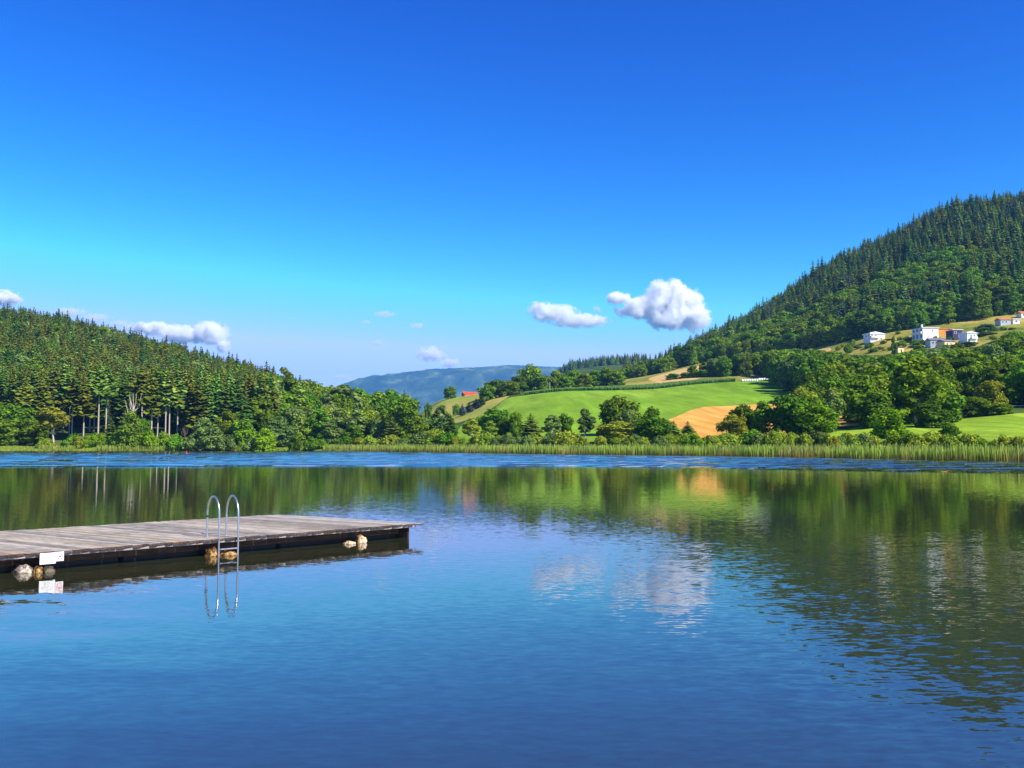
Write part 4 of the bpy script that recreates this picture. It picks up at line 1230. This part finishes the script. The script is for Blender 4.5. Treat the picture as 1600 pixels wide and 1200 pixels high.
# ------------------------------------------------------------------ swimming ladder
t_ = NT('stainless_steel'); n_ = t_.noise(20, 3, vec=t_.objco())
M['steel'] = t_.done(t_.bsdf((0.55, 0.54, 0.52), t_.math('MULTIPLY_ADD', n_.outputs[0], 0.2, 0.2), 0.5, 0.85))
t_ = NT('dark_collar'); M['collar'] = t_.done(t_.bsdf((0.03, 0.03, 0.035), 0.5, 0.3))
FL, FR = on(341.5, 869.5, 0), on(371.5, 867.0, 0)
BL, BR = on(323.5, 838.5, ZD), on(353.5, 836.0, ZD)
lad = empty('swimming_ladder', ((FL.x + BL.x) / 2, (FL.y + BL.y) / 2, ZD))
tag(lad, 'stainless steel swimming ladder with two hooped handrails on the jetty side', 'ladder')
TOPZ = 1.11
for fpt, bpt in ((FL, BL), (FR, BR)):
    h = bpt - fpt; h.z = 0
    r = h.length / 2; hd = h.normalized()
    mid_ = (fpt + bpt) / 2
    pts = [Vector((fpt.x, fpt.y, -0.9)), Vector((fpt.x, fpt.y, 0.4))]
    zc = TOPZ - r * 1.25
    for k in range(0, 13):
        a = math.pi * k / 12
        p = mid_ - hd * (r * math.cos(a)); pts.append(Vector((p.x, p.y, zc + r * 1.25 * math.sin(a))))
    pts += [Vector((bpt.x, bpt.y, 0.7)), Vector((bpt.x, bpt.y, ZD + 0.004))]
    V_, Q_ = tube([p - lad.location for p in pts], 0.018, 12)
    obj('handrail', mesh_np('handrail', [tuple(v) for v in V_], np.array(Q_), [M['steel']], smooth=True), lad)
    V_, Q_ = tube([Vector((bpt.x, bpt.y, ZD + .001)) - lad.location, Vector((bpt.x, bpt.y, ZD + 0.012)) - lad.location, Vector((bpt.x, bpt.y, ZD + 0.013)) - lad.location], [0.05, 0.05, 0.001], 12)
    obj('foot_flange', mesh_np('foot_flange', [tuple(v) for v in V_], np.array(Q_), [M['steel']], smooth=False), lad)
V_, Q_ = tube([Vector((BL.x, BL.y, 0.70)) - lad.location, Vector((BL.x, BL.y, 0.74)) - lad.location], 0.027, 12)
obj('collar', mesh_np('collar', [tuple(v) for v in V_], np.array(Q_), [M['collar']], smooth=True), lad)
for z in (0.13, -0.15, -0.43):
    a = Vector((FL.x, FL.y, z)); b = Vector((FR.x, FR.y, z)); dd = (b - a).normalized()
    ang = math.atan2(dd.y, dd.x)
    bm = bmesh.new(); ln = (b - a).length
    add_box(bm, (-ln/2 + 0.018, -0.028, -0.012), (ln/2 - 0.018, 0.028, 0.012))
    bmesh.ops.bevel(bm, geom=bm.edges[:], offset=0.006, segments=2, affect='EDGES')
    obj('rung', bm_mesh('rung', bm, [M['steel']]), lad, (a + b) / 2 - lad.location, ang)

# ------------------------------------------------------------------ notice on the jetty side
def on_face(px, py, out=0.02):
    """point of the vertical plane of the near side, out metres in front of it"""
    o0 = Vector((0, 0, CAM_H)); d = P(px, py, 1.0) - o0
    q = N1 + NF * out
    k = (q - o0).dot(NF) / d.dot(NF)
    return o0 + d * k
t_ = NT('white_enamel'); n_ = t_.noise(9, 3, vec=t_.objco())
M['enamel'] = t_.done(t_.bsdf(t_.ramp(n_.outputs[0], [(0.3, (0.74, 0.73, 0.70)), (0.6, (0.84, 0.84, 0.82))]), 0.4, 0.4))
t_ = NT('grey_print'); M['print'] = t_.done(t_.bsdf((0.16, 0.20, 0.23), 0.6, 0.2))
t_ = NT('red_print'); M['red'] = t_.done(t_.bsdf((0.62, 0.03, 0.04), 0.5, 0.3))
t_ = NT('black_print'); M['black'] = t_.done(t_.bsdf((0.03, 0.02, 0.02), 0.5, 0.3))
def plate_sign(px0, px1, pyt, pyb, label, kind):
    a = on_face(px0, pyt[0]); b = on_face(px1, pyt[1]); zb = on_face(px0, pyb).z
    w = (b - a).length; c = (a + b) / 2; h = a.z - zb
    ang = math.atan2((b - a).y, (b - a).x)
    root = empty('notice_sign', (c.x, c.y, a.z - h), ang)
    tag(root, label, 'sign')
    bm = bmesh.new(); add_box(bm, (-w/2, 0, 0), (w/2, 0.006, h)); obj('plate', bm_mesh('plate', bm, [M['enamel']]), root)
    if kind == 'text':
        bm = bmesh.new()
        for zf, segs in ((0.80, [(-0.06, 0.10)]), (0.50, [(-0.36, -0.10), (-0.06, 0.12), (0.16, 0.38)]), (0.27, [(-0.20, -0.04), (0.0, 0.20)])):
            for s0, s1 in segs:
                x = s0
                while x < s1 - 0.01:
                    e = min(s1, x + random.uniform(0.03, 0.06))
                    add_box(bm, (x*w, -0.0015, zf*h - 0.006), ((e - 0.012)*w, -0.0003, zf*h + random.uniform(0.004, 0.010))); x = e
        obj('faded_lettering', bm_mesh('faded_lettering', bm, [M['print']]), root)
    else:
        bm = bmesh.new(); R = min(w, h) * 0.40; n = 28
        def ring(r0, r1, y0=-0.0015, y1=-0.0003):
            vs = []
            for k in range(n):
                a_ = 2*math.pi*k/n
                vs.append([bm.verts.new((math.cos(a_)*r, y, h/2 + math.sin(a_)*r)) for r, y in ((r0,y0),(r1,y0),(r1,y1),(r0,y1))])
            for k in range(n):
                p, q = vs[k], vs[(k+1) % n]
                for m in range(4): bm.faces.new((p[m], p[(m+1)%4], q[(m+1)%4], q[m]))
        ring(R*0.80, R)
        rot = Matrix.Translation((0, 0, h/2)) @ Matrix.Rotation(math.radians(-45), 4, 'Y')
        add_box(bm, (-R*0.86, -0.0022, -R*0.07), (R*0.86, -0.0004, R*0.07), rot=rot)
        obj('prohibition_ring', bm_mesh('prohibition_ring', bm, [M['red']]), root)
        bm = bmesh.new()
        add_prism(bm, [(-R*.45, h/2-R*.35), (-R*.1, h/2-R*.2), (R*.3, h/2-R*.3), (R*.5, h/2+R*.25), (R*.15, h/2+R*.1), (-R*.2, h/2+R*.3)], -0.0012, -0.0005)
        obj('dark_pictogram', bm_mesh('dark_pictogram', bm, [M['black']]), root)
plate_sign(62.5, 87.5, (865, 862.8), 882.3, 'larger white notice with faint grey text on the jetty side', 'text')
plate_sign(88.0, 100, (862.6, 861), 877, 'smaller white plate with a red prohibition circle', 'ring')

# ------------------------------------------------------------------ rocks under the jetty edge
def rock_mat(name, a, b, c):
    t = NT(name); n = t.noise(9, 6, 0.7, vec=t.objco()); n2 = t.noise(30, 4, 0.6, vec=t.objco())
    return t.done(t.bsdf(t.ramp(n.outputs[0], [(0.40, a), (0.52, b), (0.62, c)]), 0.6, 0.4, normal=t.bump(n2.outputs[0], 1.0, 0.03)))
M['rock1'] = rock_mat('pale_mottled_rock', (0.05, 0.035, 0.03), (0.26, 0.20, 0.17), (0.62, 0.54, 0.42))
M['rock2'] = rock_mat('ochre_wet_rock', (0.03, 0.014, 0.005), (0.20, 0.095, 0.022), (0.60, 0.38, 0.13))
M['rock3'] = rock_mat('dark_wet_rock', (0.015, 0.014, 0.013), (0.06, 0.05, 0.04), (0.20, 0.15, 0.09))
M['rock4'] = rock_mat('cream_rock', (0.25, 0.14, 0.05), (0.55, 0.40, 0.22), (0.72, 0.62, 0.45))
def rock(px, pyw, wpx, hpx, mat, label, seed, sharp=1.0):
    p = on(px, pyw, 0); s = p.y / F
    w, h = wpx * s, hpx * s
    bm = bmesh.new(); bmesh.ops.create_icosphere(bm, subdivisions=4, radius=1.0)
    off = Vector((seed * 3.7, seed * 1.3, 0))
    for v in bm.verts:
        c = v.co.copy()
        n = mnoise.noise(c * 1.3 + off) * 0.45 + mnoise.noise(c * 3.2 + off) * 0.34 + mnoise.noise(c * 8 + off) * 0.14
        # flattened facets
        n += 0.10 * (round(mnoise.noise(c * 2.1 + off) * 4) / 4)
        v.co = Vector((c.x * w/2, c.y * w * 0.42, c.z * (h if c.z > 0 else h * 0.8))) * (1 + n * 0.6 * sharp)
    top = max(v.co.z for v in bm.verts)
    for v in bm.verts: v.co.z *= h / top if v.co.z > 0 else 1
    o = obj('rock', bm_mesh('rock', bm, [mat], smooth=True), None, (p.x, p.y, 0))
    tag(o, label, 'rock')
rock(36, 894.5, 28, 14, M['rock1'], 'mottled grey and cream rock, leftmost under the jetty edge', 1)
rock(59.5, 894.5, 15, 12, M['rock2'], 'round ochre rock under the white notice', 2)
rock(76, 893.5, 20, 10, M['rock3'], 'dark wet rock to the right of the round ochre one', 3)
rock(331, 869, 21, 15, M['rock2'], 'tall ochre rock left of the ladder rung', 4)
rock(355, 867.5, 28, 7.5, M['rock2'], 'flat brown rock behind the ladder rung', 5)
rock(546, 850, 18, 5.5, M['rock4'], 'low flat cream rock lying left of the pointed one', 6)
rock(563.5, 848, 17, 13, M['rock4'], 'pointed cream rock nearest the end of the jetty', 7, 1.3)

# ------------------------------------------------------------------ buildings
def flat_mat(name, a, b, rough=0.8, sc=0.6):
    t = NT(name); n = t.noise(sc, 4, vec=t.objco())
    return t.done(t.bsdf(t.ramp(n.outputs[0], [(0.3, a), (0.7, b)]), rough, 0.2))
M['white_wall'] = flat_mat('white_render', (0.74, 0.74, 0.74), (0.82, 0.82, 0.81))
M['grey_wall'] = flat_mat('grey_render', (0.40, 0.43, 0.46), (0.50, 0.53, 0.56))
M['yellow_wall'] = flat_mat('cream_yellow_render', (0.70, 0.52, 0.22), (0.78, 0.62, 0.32))
M['orange_wall'] = flat_mat('orange_wood', (0.62, 0.22, 0.04), (0.75, 0.30, 0.06))
M['plum_wall'] = flat_mat('dark_plum_cladding', (0.05, 0.035, 0.09), (0.09, 0.06, 0.14))
M['red_roof'] = flat_mat('red_roof', (0.60, 0.05, 0.025), (0.75, 0.10, 0.05), 0.6)
M['brick_roof'] = flat_mat('orange_tile_roof', (0.50, 0.13, 0.05), (0.60, 0.20, 0.09), 0.8)
M['grey_roof'] = flat_mat('grey_roof', (0.16, 0.15, 0.17), (0.26, 0.24, 0.26), 0.7)
M['pale_roof'] = flat_mat('pale_roof_edge', (0.62, 0.60, 0.60), (0.74, 0.72, 0.72), 0.7)
M['dark_roof'] = flat_mat('dark_brown_roof', (0.07, 0.03, 0.03), (0.12, 0.06, 0.05), 0.7)
M['frame'] = flat_mat('white_window_frame', (0.7, 0.7, 0.7), (0.8, 0.8, 0.8), 0.5)
t_ = NT('window_glass'); M['glass'] = t_.done(t_.bsdf((0.02, 0.03, 0.045), 0.08, 0.6))
M['stone_wall'] = flat_mat('pale_concrete', (0.45, 0.42, 0.38), (0.60, 0.56, 0.50))

def window(root, face, u, z, w, h, Wd, Dp):
    bm = bmesh.new(); t = 0.12
    add_box(bm, (-w/2, -0.06, 0), (w/2, 0.02, t)); add_box(bm, (-w/2, -0.06, h - t), (w/2, 0.02, h))
    add_box(bm, (-w/2, -0.06, t), (-w/2 + t, 0.02, h - t)); add_box(bm, (w/2 - t, -0.06, t), (w/2, 0.02, h - t))
    if face == 'f': loc, rz = (u, -Dp/2 - 0.02, z), 0
    else: loc, rz = (-Wd/2 - 0.02, u, z), -math.pi/2
    o = obj('window', bm_mesh('window', bm, [M['frame']]), root, loc, rz)
    bm = bmesh.new(); add_box(bm, (-w/2 + t, -0.03, t), (w/2 - t, -0.01, h - t))
    obj('pane', bm_mesh('pane', bm, [M['glass']]), o)
def house(name, label, px, py, D, Wd, Dp, H, yaw, roof, wall, rmat, wins=(), balcony=None, cat='house', rh=1.8, over=0.4, chimney=None):
    D0 = D
    # slide along the line of sight until the ground meets the base line seen in the photograph
    for k in range(600):
        d = 380 + k * 0.5
        q = P(px, py, d)
        if ground_z(q.x, d) >= q.z: D = d; break
    if cat == 'barn': D = D0
    f_ = D / D0; Wd *= f_; Dp *= f_; H *= f_; rh *= f_
    wins = [(w[0],) + tuple(v * f_ for v in w[1:]) for w in wins]
    balcony = [(b[0],) + tuple(v * f_ for v in b[1:]) for b in balcony] if balcony else None
    c = P(px, py, D)
    root = empty(name, (c.x, c.y, c.z), math.radians(yaw)); tag(root, label, cat)
    bm = bmesh.new(); add_box(bm, (-Wd/2, -Dp/2, -6), (Wd/2, Dp/2, H))
    obj('wall', bm_mesh('wall', bm, [M[wall]]), root)
    bm = bmesh.new()
    if roof == 'flat':
        add_box(bm, (-Wd/2 - over, -Dp/2 - over, H + .003), (Wd/2 + over, Dp/2 + over, H + 0.4))
    elif roof == 'mono':     # low side on the left
        add_prism(bm, [(-Wd/2 - over, H + .003), (Wd/2 + over, H + .003), (Wd/2 + over, H + 0.25), (-Wd*0.15, H + rh), (-Wd/2 - over, H + rh*0.55)], -Dp/2 - over, Dp/2 + over)
    elif roof == 'gable_x':  # ridge along x
        add_prism(bm, [(-Dp/2 - over, H + .003), (Dp/2 + over, H + .003), (0, H + rh)], -Wd/2 - over, Wd/2 + over, axis='x')
    elif roof == 'gable_y':
        add_prism(bm, [(-Wd/2 - over, H + .003), (Wd/2 + over, H + .003), (0, H + rh)], -Dp/2 - over, Dp/2 + over)
    r = obj('roof', bm_mesh('roof', bm, [M[rmat]]), root)
    if chimney:
        bm = bmesh.new(); add_box(bm, (chimney - .35, -.35, H + 0.2), (chimney + .35, .35, H + rh + 0.8)); obj('chimney', bm_mesh('chimney', bm, [M['pale_roof']]), r)
    for wdef in wins: window(root, *wdef, Wd, Dp)
    if balcony:
        for face, u, z, w, dpt in balcony:
            bm = bmesh.new()
            add_box(bm, (-w/2, -dpt, -0.12), (w/2, 0, 0)); add_box(bm, (-w/2, -dpt, 0.001), (w/2, -dpt + 0.08, 0.95))
            add_box(bm, (-w/2, -dpt + .081, 0.001), (-w/2 + 0.08, 0, 0.95)); add_box(bm, (w/2 - 0.08, -dpt + .081, 0.001), (w/2, 0, 0.95))
            loc, rz = ((u, -Dp/2 - .001, z), 0) if face == 'f' else ((-Wd/2 - .001, u, z), -math.pi/2)
            obj('balcony', bm_mesh('balcony', bm, [M['white_wall']]), root, loc, rz)
    return root
house('white_villa', 'small white house with a sloping eave, leftmost of the hillside houses', 1366, 532.5, 520, 8.6, 7.5, 3.3, 8, 'mono', 'white_wall', 'white_wall',
      [('f', -3.2, 2.0, 1.2, 0.9), ('f', -1.2, 2.0, 1.2, 0.9), ('f', 2.0, 0.3, 1.0, 0.9), ('l', -2.2, 2.0, 1.3, 0.9), ('l', 0.8, 2.0, 1.3, 0.9)], [('f', -1.8, 1.3, 5.0, 1.2)], rh=1.4)
house('white_house', 'large white two-storey house with dark arched openings on its shaded side', 1446, 531, 510, 9.4, 9.6, 5.8, 10, 'flat', 'white_wall', 'pale_roof',
      [('l', -3.4, 3.6, 2.0, 2.0), ('l', 0, 3.6, 2.0, 2.0), ('l', 3.3, 3.6, 2.0, 2.0), ('l', -3.4, 0.5, 2.0, 2.1), ('l', 0, 0.5, 2.0, 2.1), ('l', 3.3, 0.5, 2.0, 2.1), ('f', 1.3, 3.6, 0.6, 1.6), ('f', -1.2, 1.1, 0.9, 0.5)], [('l', 0, 3.0, 9.0, 1.0)], chimney=-2)
house('orange_annex', 'long low orange building with a pale base beside the large white house', 1474, 522.5, 525, 8.6, 5, 2.6, 6, 'flat', 'orange_wall', 'brick_roof', [], over=0.3)
house('grey_house', 'low house with a grey roof and blue-grey wall below the large white one', 1461, 541.5, 480, 7.0, 7, 3.0, -4, 'gable_x', 'grey_wall', 'grey_roof',
      [('f', -2.2, 1.0, 1.0, 1.2), ('f', -0.6, 1.0, 1.0, 1.2), ('f', 1.4, 1.0, 1.0, 1.3)], rh=1.4)
house('yellow_house', 'cream yellow house wall half hidden by garden shrubs', 1478, 543, 476, 6.2, 6, 2.8, 14, 'gable_x', 'yellow_wall', 'grey_roof',
      [('f', -1.5, 0.9, 0.9, 1.1), ('f', 0.6, 0.9, 0.9, 1.1)], rh=1.2)
house('plum_house', 'modern house clad in dark plum with a pale roof terrace', 1491, 530.5, 500, 5.2, 7, 4.6, 4, 'flat', 'plum_wall', 'pale_roof',
      [('f', -1.2, 2.7, 1.4, 1.2), ('f', 1.2, 0.6, 1.4, 1.4)])
house('bright_house', 'bright white house on the right of the plum clad one', 1513, 536.5, 495, 5.8, 6.5, 4.9, 10, 'mono', 'white_wall', 'white_wall',
      [('f', -0.6, 3.2, 1.0, 0.9), ('f', 1.2, 3.2, 1.0, 0.9), ('f', -1.9, 0.4, 1.2, 1.7)], [('f', 0.9, 2.2, 3.4, 1.0)], rh=1.1)
house('grey_villa', 'grey-walled house with an orange tiled roof near the right edge', 1567, 507.5, 545, 6.0, 6, 2.6, 2, 'gable_x', 'grey_wall', 'brick_roof',
      [('f', -1.7, 0.8, 1.1, 1.1), ('f', 0.4, 0.8, 1.1, 1.1)], rh=1.3)
house('white_bungalow', 'white bungalow adjoining the orange tiled roof near the right edge', 1584, 505.5, 545, 4.0, 5, 2.0, 6, 'flat', 'white_wall', 'pale_roof', [('f', 0, 0.5, 1.3, 1.0)])
house('hilltop_house', 'house with orange roof at the right edge, highest on the slope', 1598, 496, 560, 5.0, 5, 2.2, 6, 'gable_x', 'white_wall', 'brick_roof', [('f', -1.0, 0.6, 1.1, 1.1)], rh=1.5)
house('garden_hut', 'little hut with a blue-shaded wall among the trees below the houses', 1403, 553, 455, 3.6, 4, 3.0, 22, 'flat', 'yellow_wall', 'dark_roof', [('f', 0.2, 0.6, 1.0, 1.6)], cat='hut')
house('red_roofed_barn', 'barn with a bright red roof on the spur meadow skyline', 734, 621, 640, 9.5, 6, 1.7, 24, 'gable_x', 'orange_wall', 'red_roof', [('f', -1.0, 0.2, 2.4, 1.2)], cat='barn', rh=2.0)

# retaining wall below the garden, guard rail, pole
def slide(px, py, d0=380, d1=680):
    for k in range(600):
        d = d0 + k * (d1 - d0) / 600; q = P(px, py, d)
        if ground_z(q.x, d) >= q.z: return q
    return q
a = slide(1408, 547); b = P(1440, 548, a.y)
bm = bmesh.new(); ln = (b - a).length; add_box(bm, (-ln/2, -0.2, -1.5), (ln/2, 0.2, 0.4))
tag(obj('retaining_wall', bm_mesh('retaining_wall', bm, [M['stone_wall']]), None, (a + b) / 2, math.atan2(b.y - a.y, b.x - a.x)), 'pale garden wall running right from the little hut', 'wall')
gr = at(1620, 222); gz = zat(634, 222)
g_ = empty('guard_rail', (gr.x, gr.y, gz - 0.8)); tag(g_, 'grey guard rail at the roadside above the lakeside meadow', 'guard rail')
bm = bmesh.new(); add_box(bm, (-9, -0.06, 0.6), (7, 0.0, 0.9)); obj('rail', bm_mesh('rail', bm, [M['grey_wall']]), g_)
for k in range(6):
    bm = bmesh.new(); add_box(bm, (-0.06, 0.001, -1.2), (0.06, 0.12, 0.8)); obj('post', bm_mesh('post', bm, [M['grey_wall']]), g_, (-8.5 + k * 3, 0, 0))
pp = at(859, 545)
tag(obj('utility_pole', tube_mesh('utility_pole', [([(0, 0, -0.5), (0, 0, 5.2)], [0.16, 0.12])], M['stone_wall'], 8), None, pp), 'thin pale pole standing before the spur wood', 'pole')

# silage bales
bm = bmesh.new(); bmesh.ops.create_cone(bm, cap_ends=True, segments=20, radius1=0.68, radius2=0.68, depth=1.25, matrix=Matrix.Rotation(math.pi/2, 4, 'Y'))
bmesh.ops.bevel(bm, geom=[e for e in bm.edges if e.calc_face_angle(0) > 1], offset=0.12, segments=2, affect='EDGES')
bale = bm_mesh('silage_bale', bm, [M['white_wall']], True)
for k in range(13):
    px = 1160 + k * 3.75
    p = at(px, 497 + (0.8 if k > 6 else 0))
    o = obj('silage_bale', bale, None, (p.x, p.y, p.z + 0.62 + (0.3 if k > 6 else 0)), random.uniform(-.06, .06))
    tag(o, 'white wrapped bale in the long row at the top edge of the green field', 'hay bale', 'white wrapped bales in a row on the field edge')

# buoy
t_ = NT('red_plastic'); M['buoy'] = t_.done(t_.bsdf((0.75, 0.03, 0.03), 0.4, 0.4))
p = on(291.5, 709.5, 0)
bu = empty('buoy', (p.x, p.y, 0.1)); tag(bu, 'tiny red buoy floating before the left shore', 'buoy')
bm = bmesh.new(); bmesh.ops.create_uvsphere(bm, u_segments=16, v_segments=10, radius=0.2); 
obj('float_ball', bm_mesh('float_ball', bm, [M['buoy']], True), bu, (0, 0, 0.08))
bm = bmesh.new(); bmesh.ops.create_cone(bm, cap_ends=True, segments=10, radius1=0.07, radius2=0.05, depth=0.3)
obj('top_mark', bm_mesh('top_mark', bm, [M['buoy']], True), bu, (0, 0, 0.45))

# ------------------------------------------------------------------ clouds: closed lumpy hulls filled with white scattering vapour
def cloud(label, blobs, dens=0.05, D=9500, seed=0, k_noise=1.35):
    s = D / F
    c0 = P(blobs[0][0], blobs[0][1], D)
    bl = [(P(b[0], b[1], D) - c0, b[2] * s, b[3] * s) for b in blobs]
    bm = bmesh.new()
    for c, rx_, rz_ in bl:
        mt = Matrix.Translation(c) @ Matrix.Diagonal((rx_ * 1.12, (rx_ + rz_) * 0.5, rz_ * 1.12, 1))
        bmesh.ops.create_icosphere(bm, subdivisions=3, radius=1.0, matrix=mt)
    t = NT('cloud_vapour')
    tc = t.n('TexCoord').outputs['Object']
    mean_r = float(np.mean([b[2] for b in bl]))
    nz = t.noise(1.1 / mean_r, 8, 0.66, vec=t.n('VectorMath', operation='ADD').outputs[0])
    vm = nz.inputs['Vector'].links[0].from_node; t.put(vm.inputs[0], tc); vm.inputs[1].default_value = (seed * 911.0, 0, 0)
    val = None
    for c, rx_, rz_ in bl:
        v = t.n('VectorMath', operation='SUBTRACT'); t.put(v.inputs[0], tc); v.inputs[1].default_value = c
        m = t.n('VectorMath', operation='MULTIPLY'); t.put(m.inputs[0], v.outputs[0]); m.inputs[1].default_value = (1/rx_, 2/(rx_+rz_), 1/rz_)
        ln = t.n('VectorMath', operation='LENGTH'); t.put(ln.inputs[0], m.outputs[0])
        q = t.math('SUBTRACT', 1.0, ln.outputs['Value'])
        val = q if val is None else t.math('MAXIMUM', val, q)
    f = t.math('ADD', val, t.math('MULTIPLY_ADD', nz.outputs[0], k_noise * 2, -k_noise * 1.02))
    mr = t.n('MapRange', interpolation_type='SMOOTHSTEP'); t.put(mr.inputs['Value'], f)
    mr.inputs['From Min'].default_value = 0.02; mr.inputs['From Max'].default_value = 0.6
    mr.inputs['To Max'].default_value = dens
    pv = t.t.nodes.new('ShaderNodeVolumePrincipled')
    pv.inputs['Color'].default_value = (1.0, 1.0, 1.0, 1)
    t.put(pv.inputs['Density'], mr.outputs[0])
    t.put(t.out.inputs['Volume'], pv.outputs[0])
    o = obj('cloud', bm_mesh('cloud', bm, [t.m], True), None, c0)
    md = o.modifiers.new('merge', 'REMESH'); md.mode = 'VOXEL'; md.voxel_size = mean_r / 7
    tag(o, label, 'cloud')
cloud('big bright white cumulus floating over the middle of the right ridge foot', [(1042,462,40,26),(1004,482,42,20),(966,467,26,11),(1046,492,40,26),(1086,496,28,24),(1078,466,22,18)], seed=1)
cloud('ragged white cloud left of the big cumulus', [(866,490,40,15),(905,501,50,11),(846,482,22,12),(882,484,16,9)], 0.03, seed=2, k_noise=1.9)
cloud('white cloud with a rounded head touching the left wooded ridge', [(326,520,34,20),(285,523,46,15),(240,513,42,11),(350,540,14,12)], seed=3)
cloud('white cloud peeping over the ridge at the left edge', [(4,466,32,13),(-34,462,36,17)], seed=4)
cloud('faint thin cloud strip just above the left ridge', [(108,488,30,8),(150,497,26,8),(190,506,20,6)], 0.012, seed=5)
cloud('small pale cloud resting on the distant mountain', [(672,553,26,13),(702,567,18,9)], 0.022, seed=6)
for k_, (x_, y_, a_, b_, n_, l_) in enumerate([(601,491,20,6,.010,'thin wisp of cloud, highest of the faint ones in the middle'),(572,503,10,4,.010,'tiny wisp left under the highest faint wisp'),(652,509,13,6,.014,'faint pinkish wisp above the small mountain cloud'),(590,536,14,6,.010,'faint wisp halfway down over the mountain end'),(536,590,18,7,.010,'very faint wisp low beside the mountain end'),(934,483,8,6,.02,'tiny puff between the ragged cloud and the big cumulus')]):
    cloud(l_, [(x_, y_, a_, b_)], n_, seed=20 + k_)

# ------------------------------------------------------------------ haze
HAZE = True
if HAZE:
    bm = bmesh.new(); add_box(bm, (-5000, -150, -4), (5000, 10500, 800))
    hz = bpy.data.materials.new('haze'); hz.use_nodes = True
    hz.node_tree.nodes.clear()
    ho = hz.node_tree.nodes.new('ShaderNodeOutputMaterial'); hv = hz.node_tree.nodes.new('ShaderNodeVolumePrincipled')
    hv.inputs['Color'].default_value = (0.18, 0.49, 1.0, 1); hv.inputs['Density'].default_value = 0.00007
    hv.inputs['Anisotropy'].default_value = 0.0
    hz.node_tree.links.new(hv.outputs[0], ho.inputs['Volume'])
    tag(obj('haze', bm_mesh('haze', bm, [hz])), 'thin blue summer haze lying over the valley', 'haze', kind='stuff')
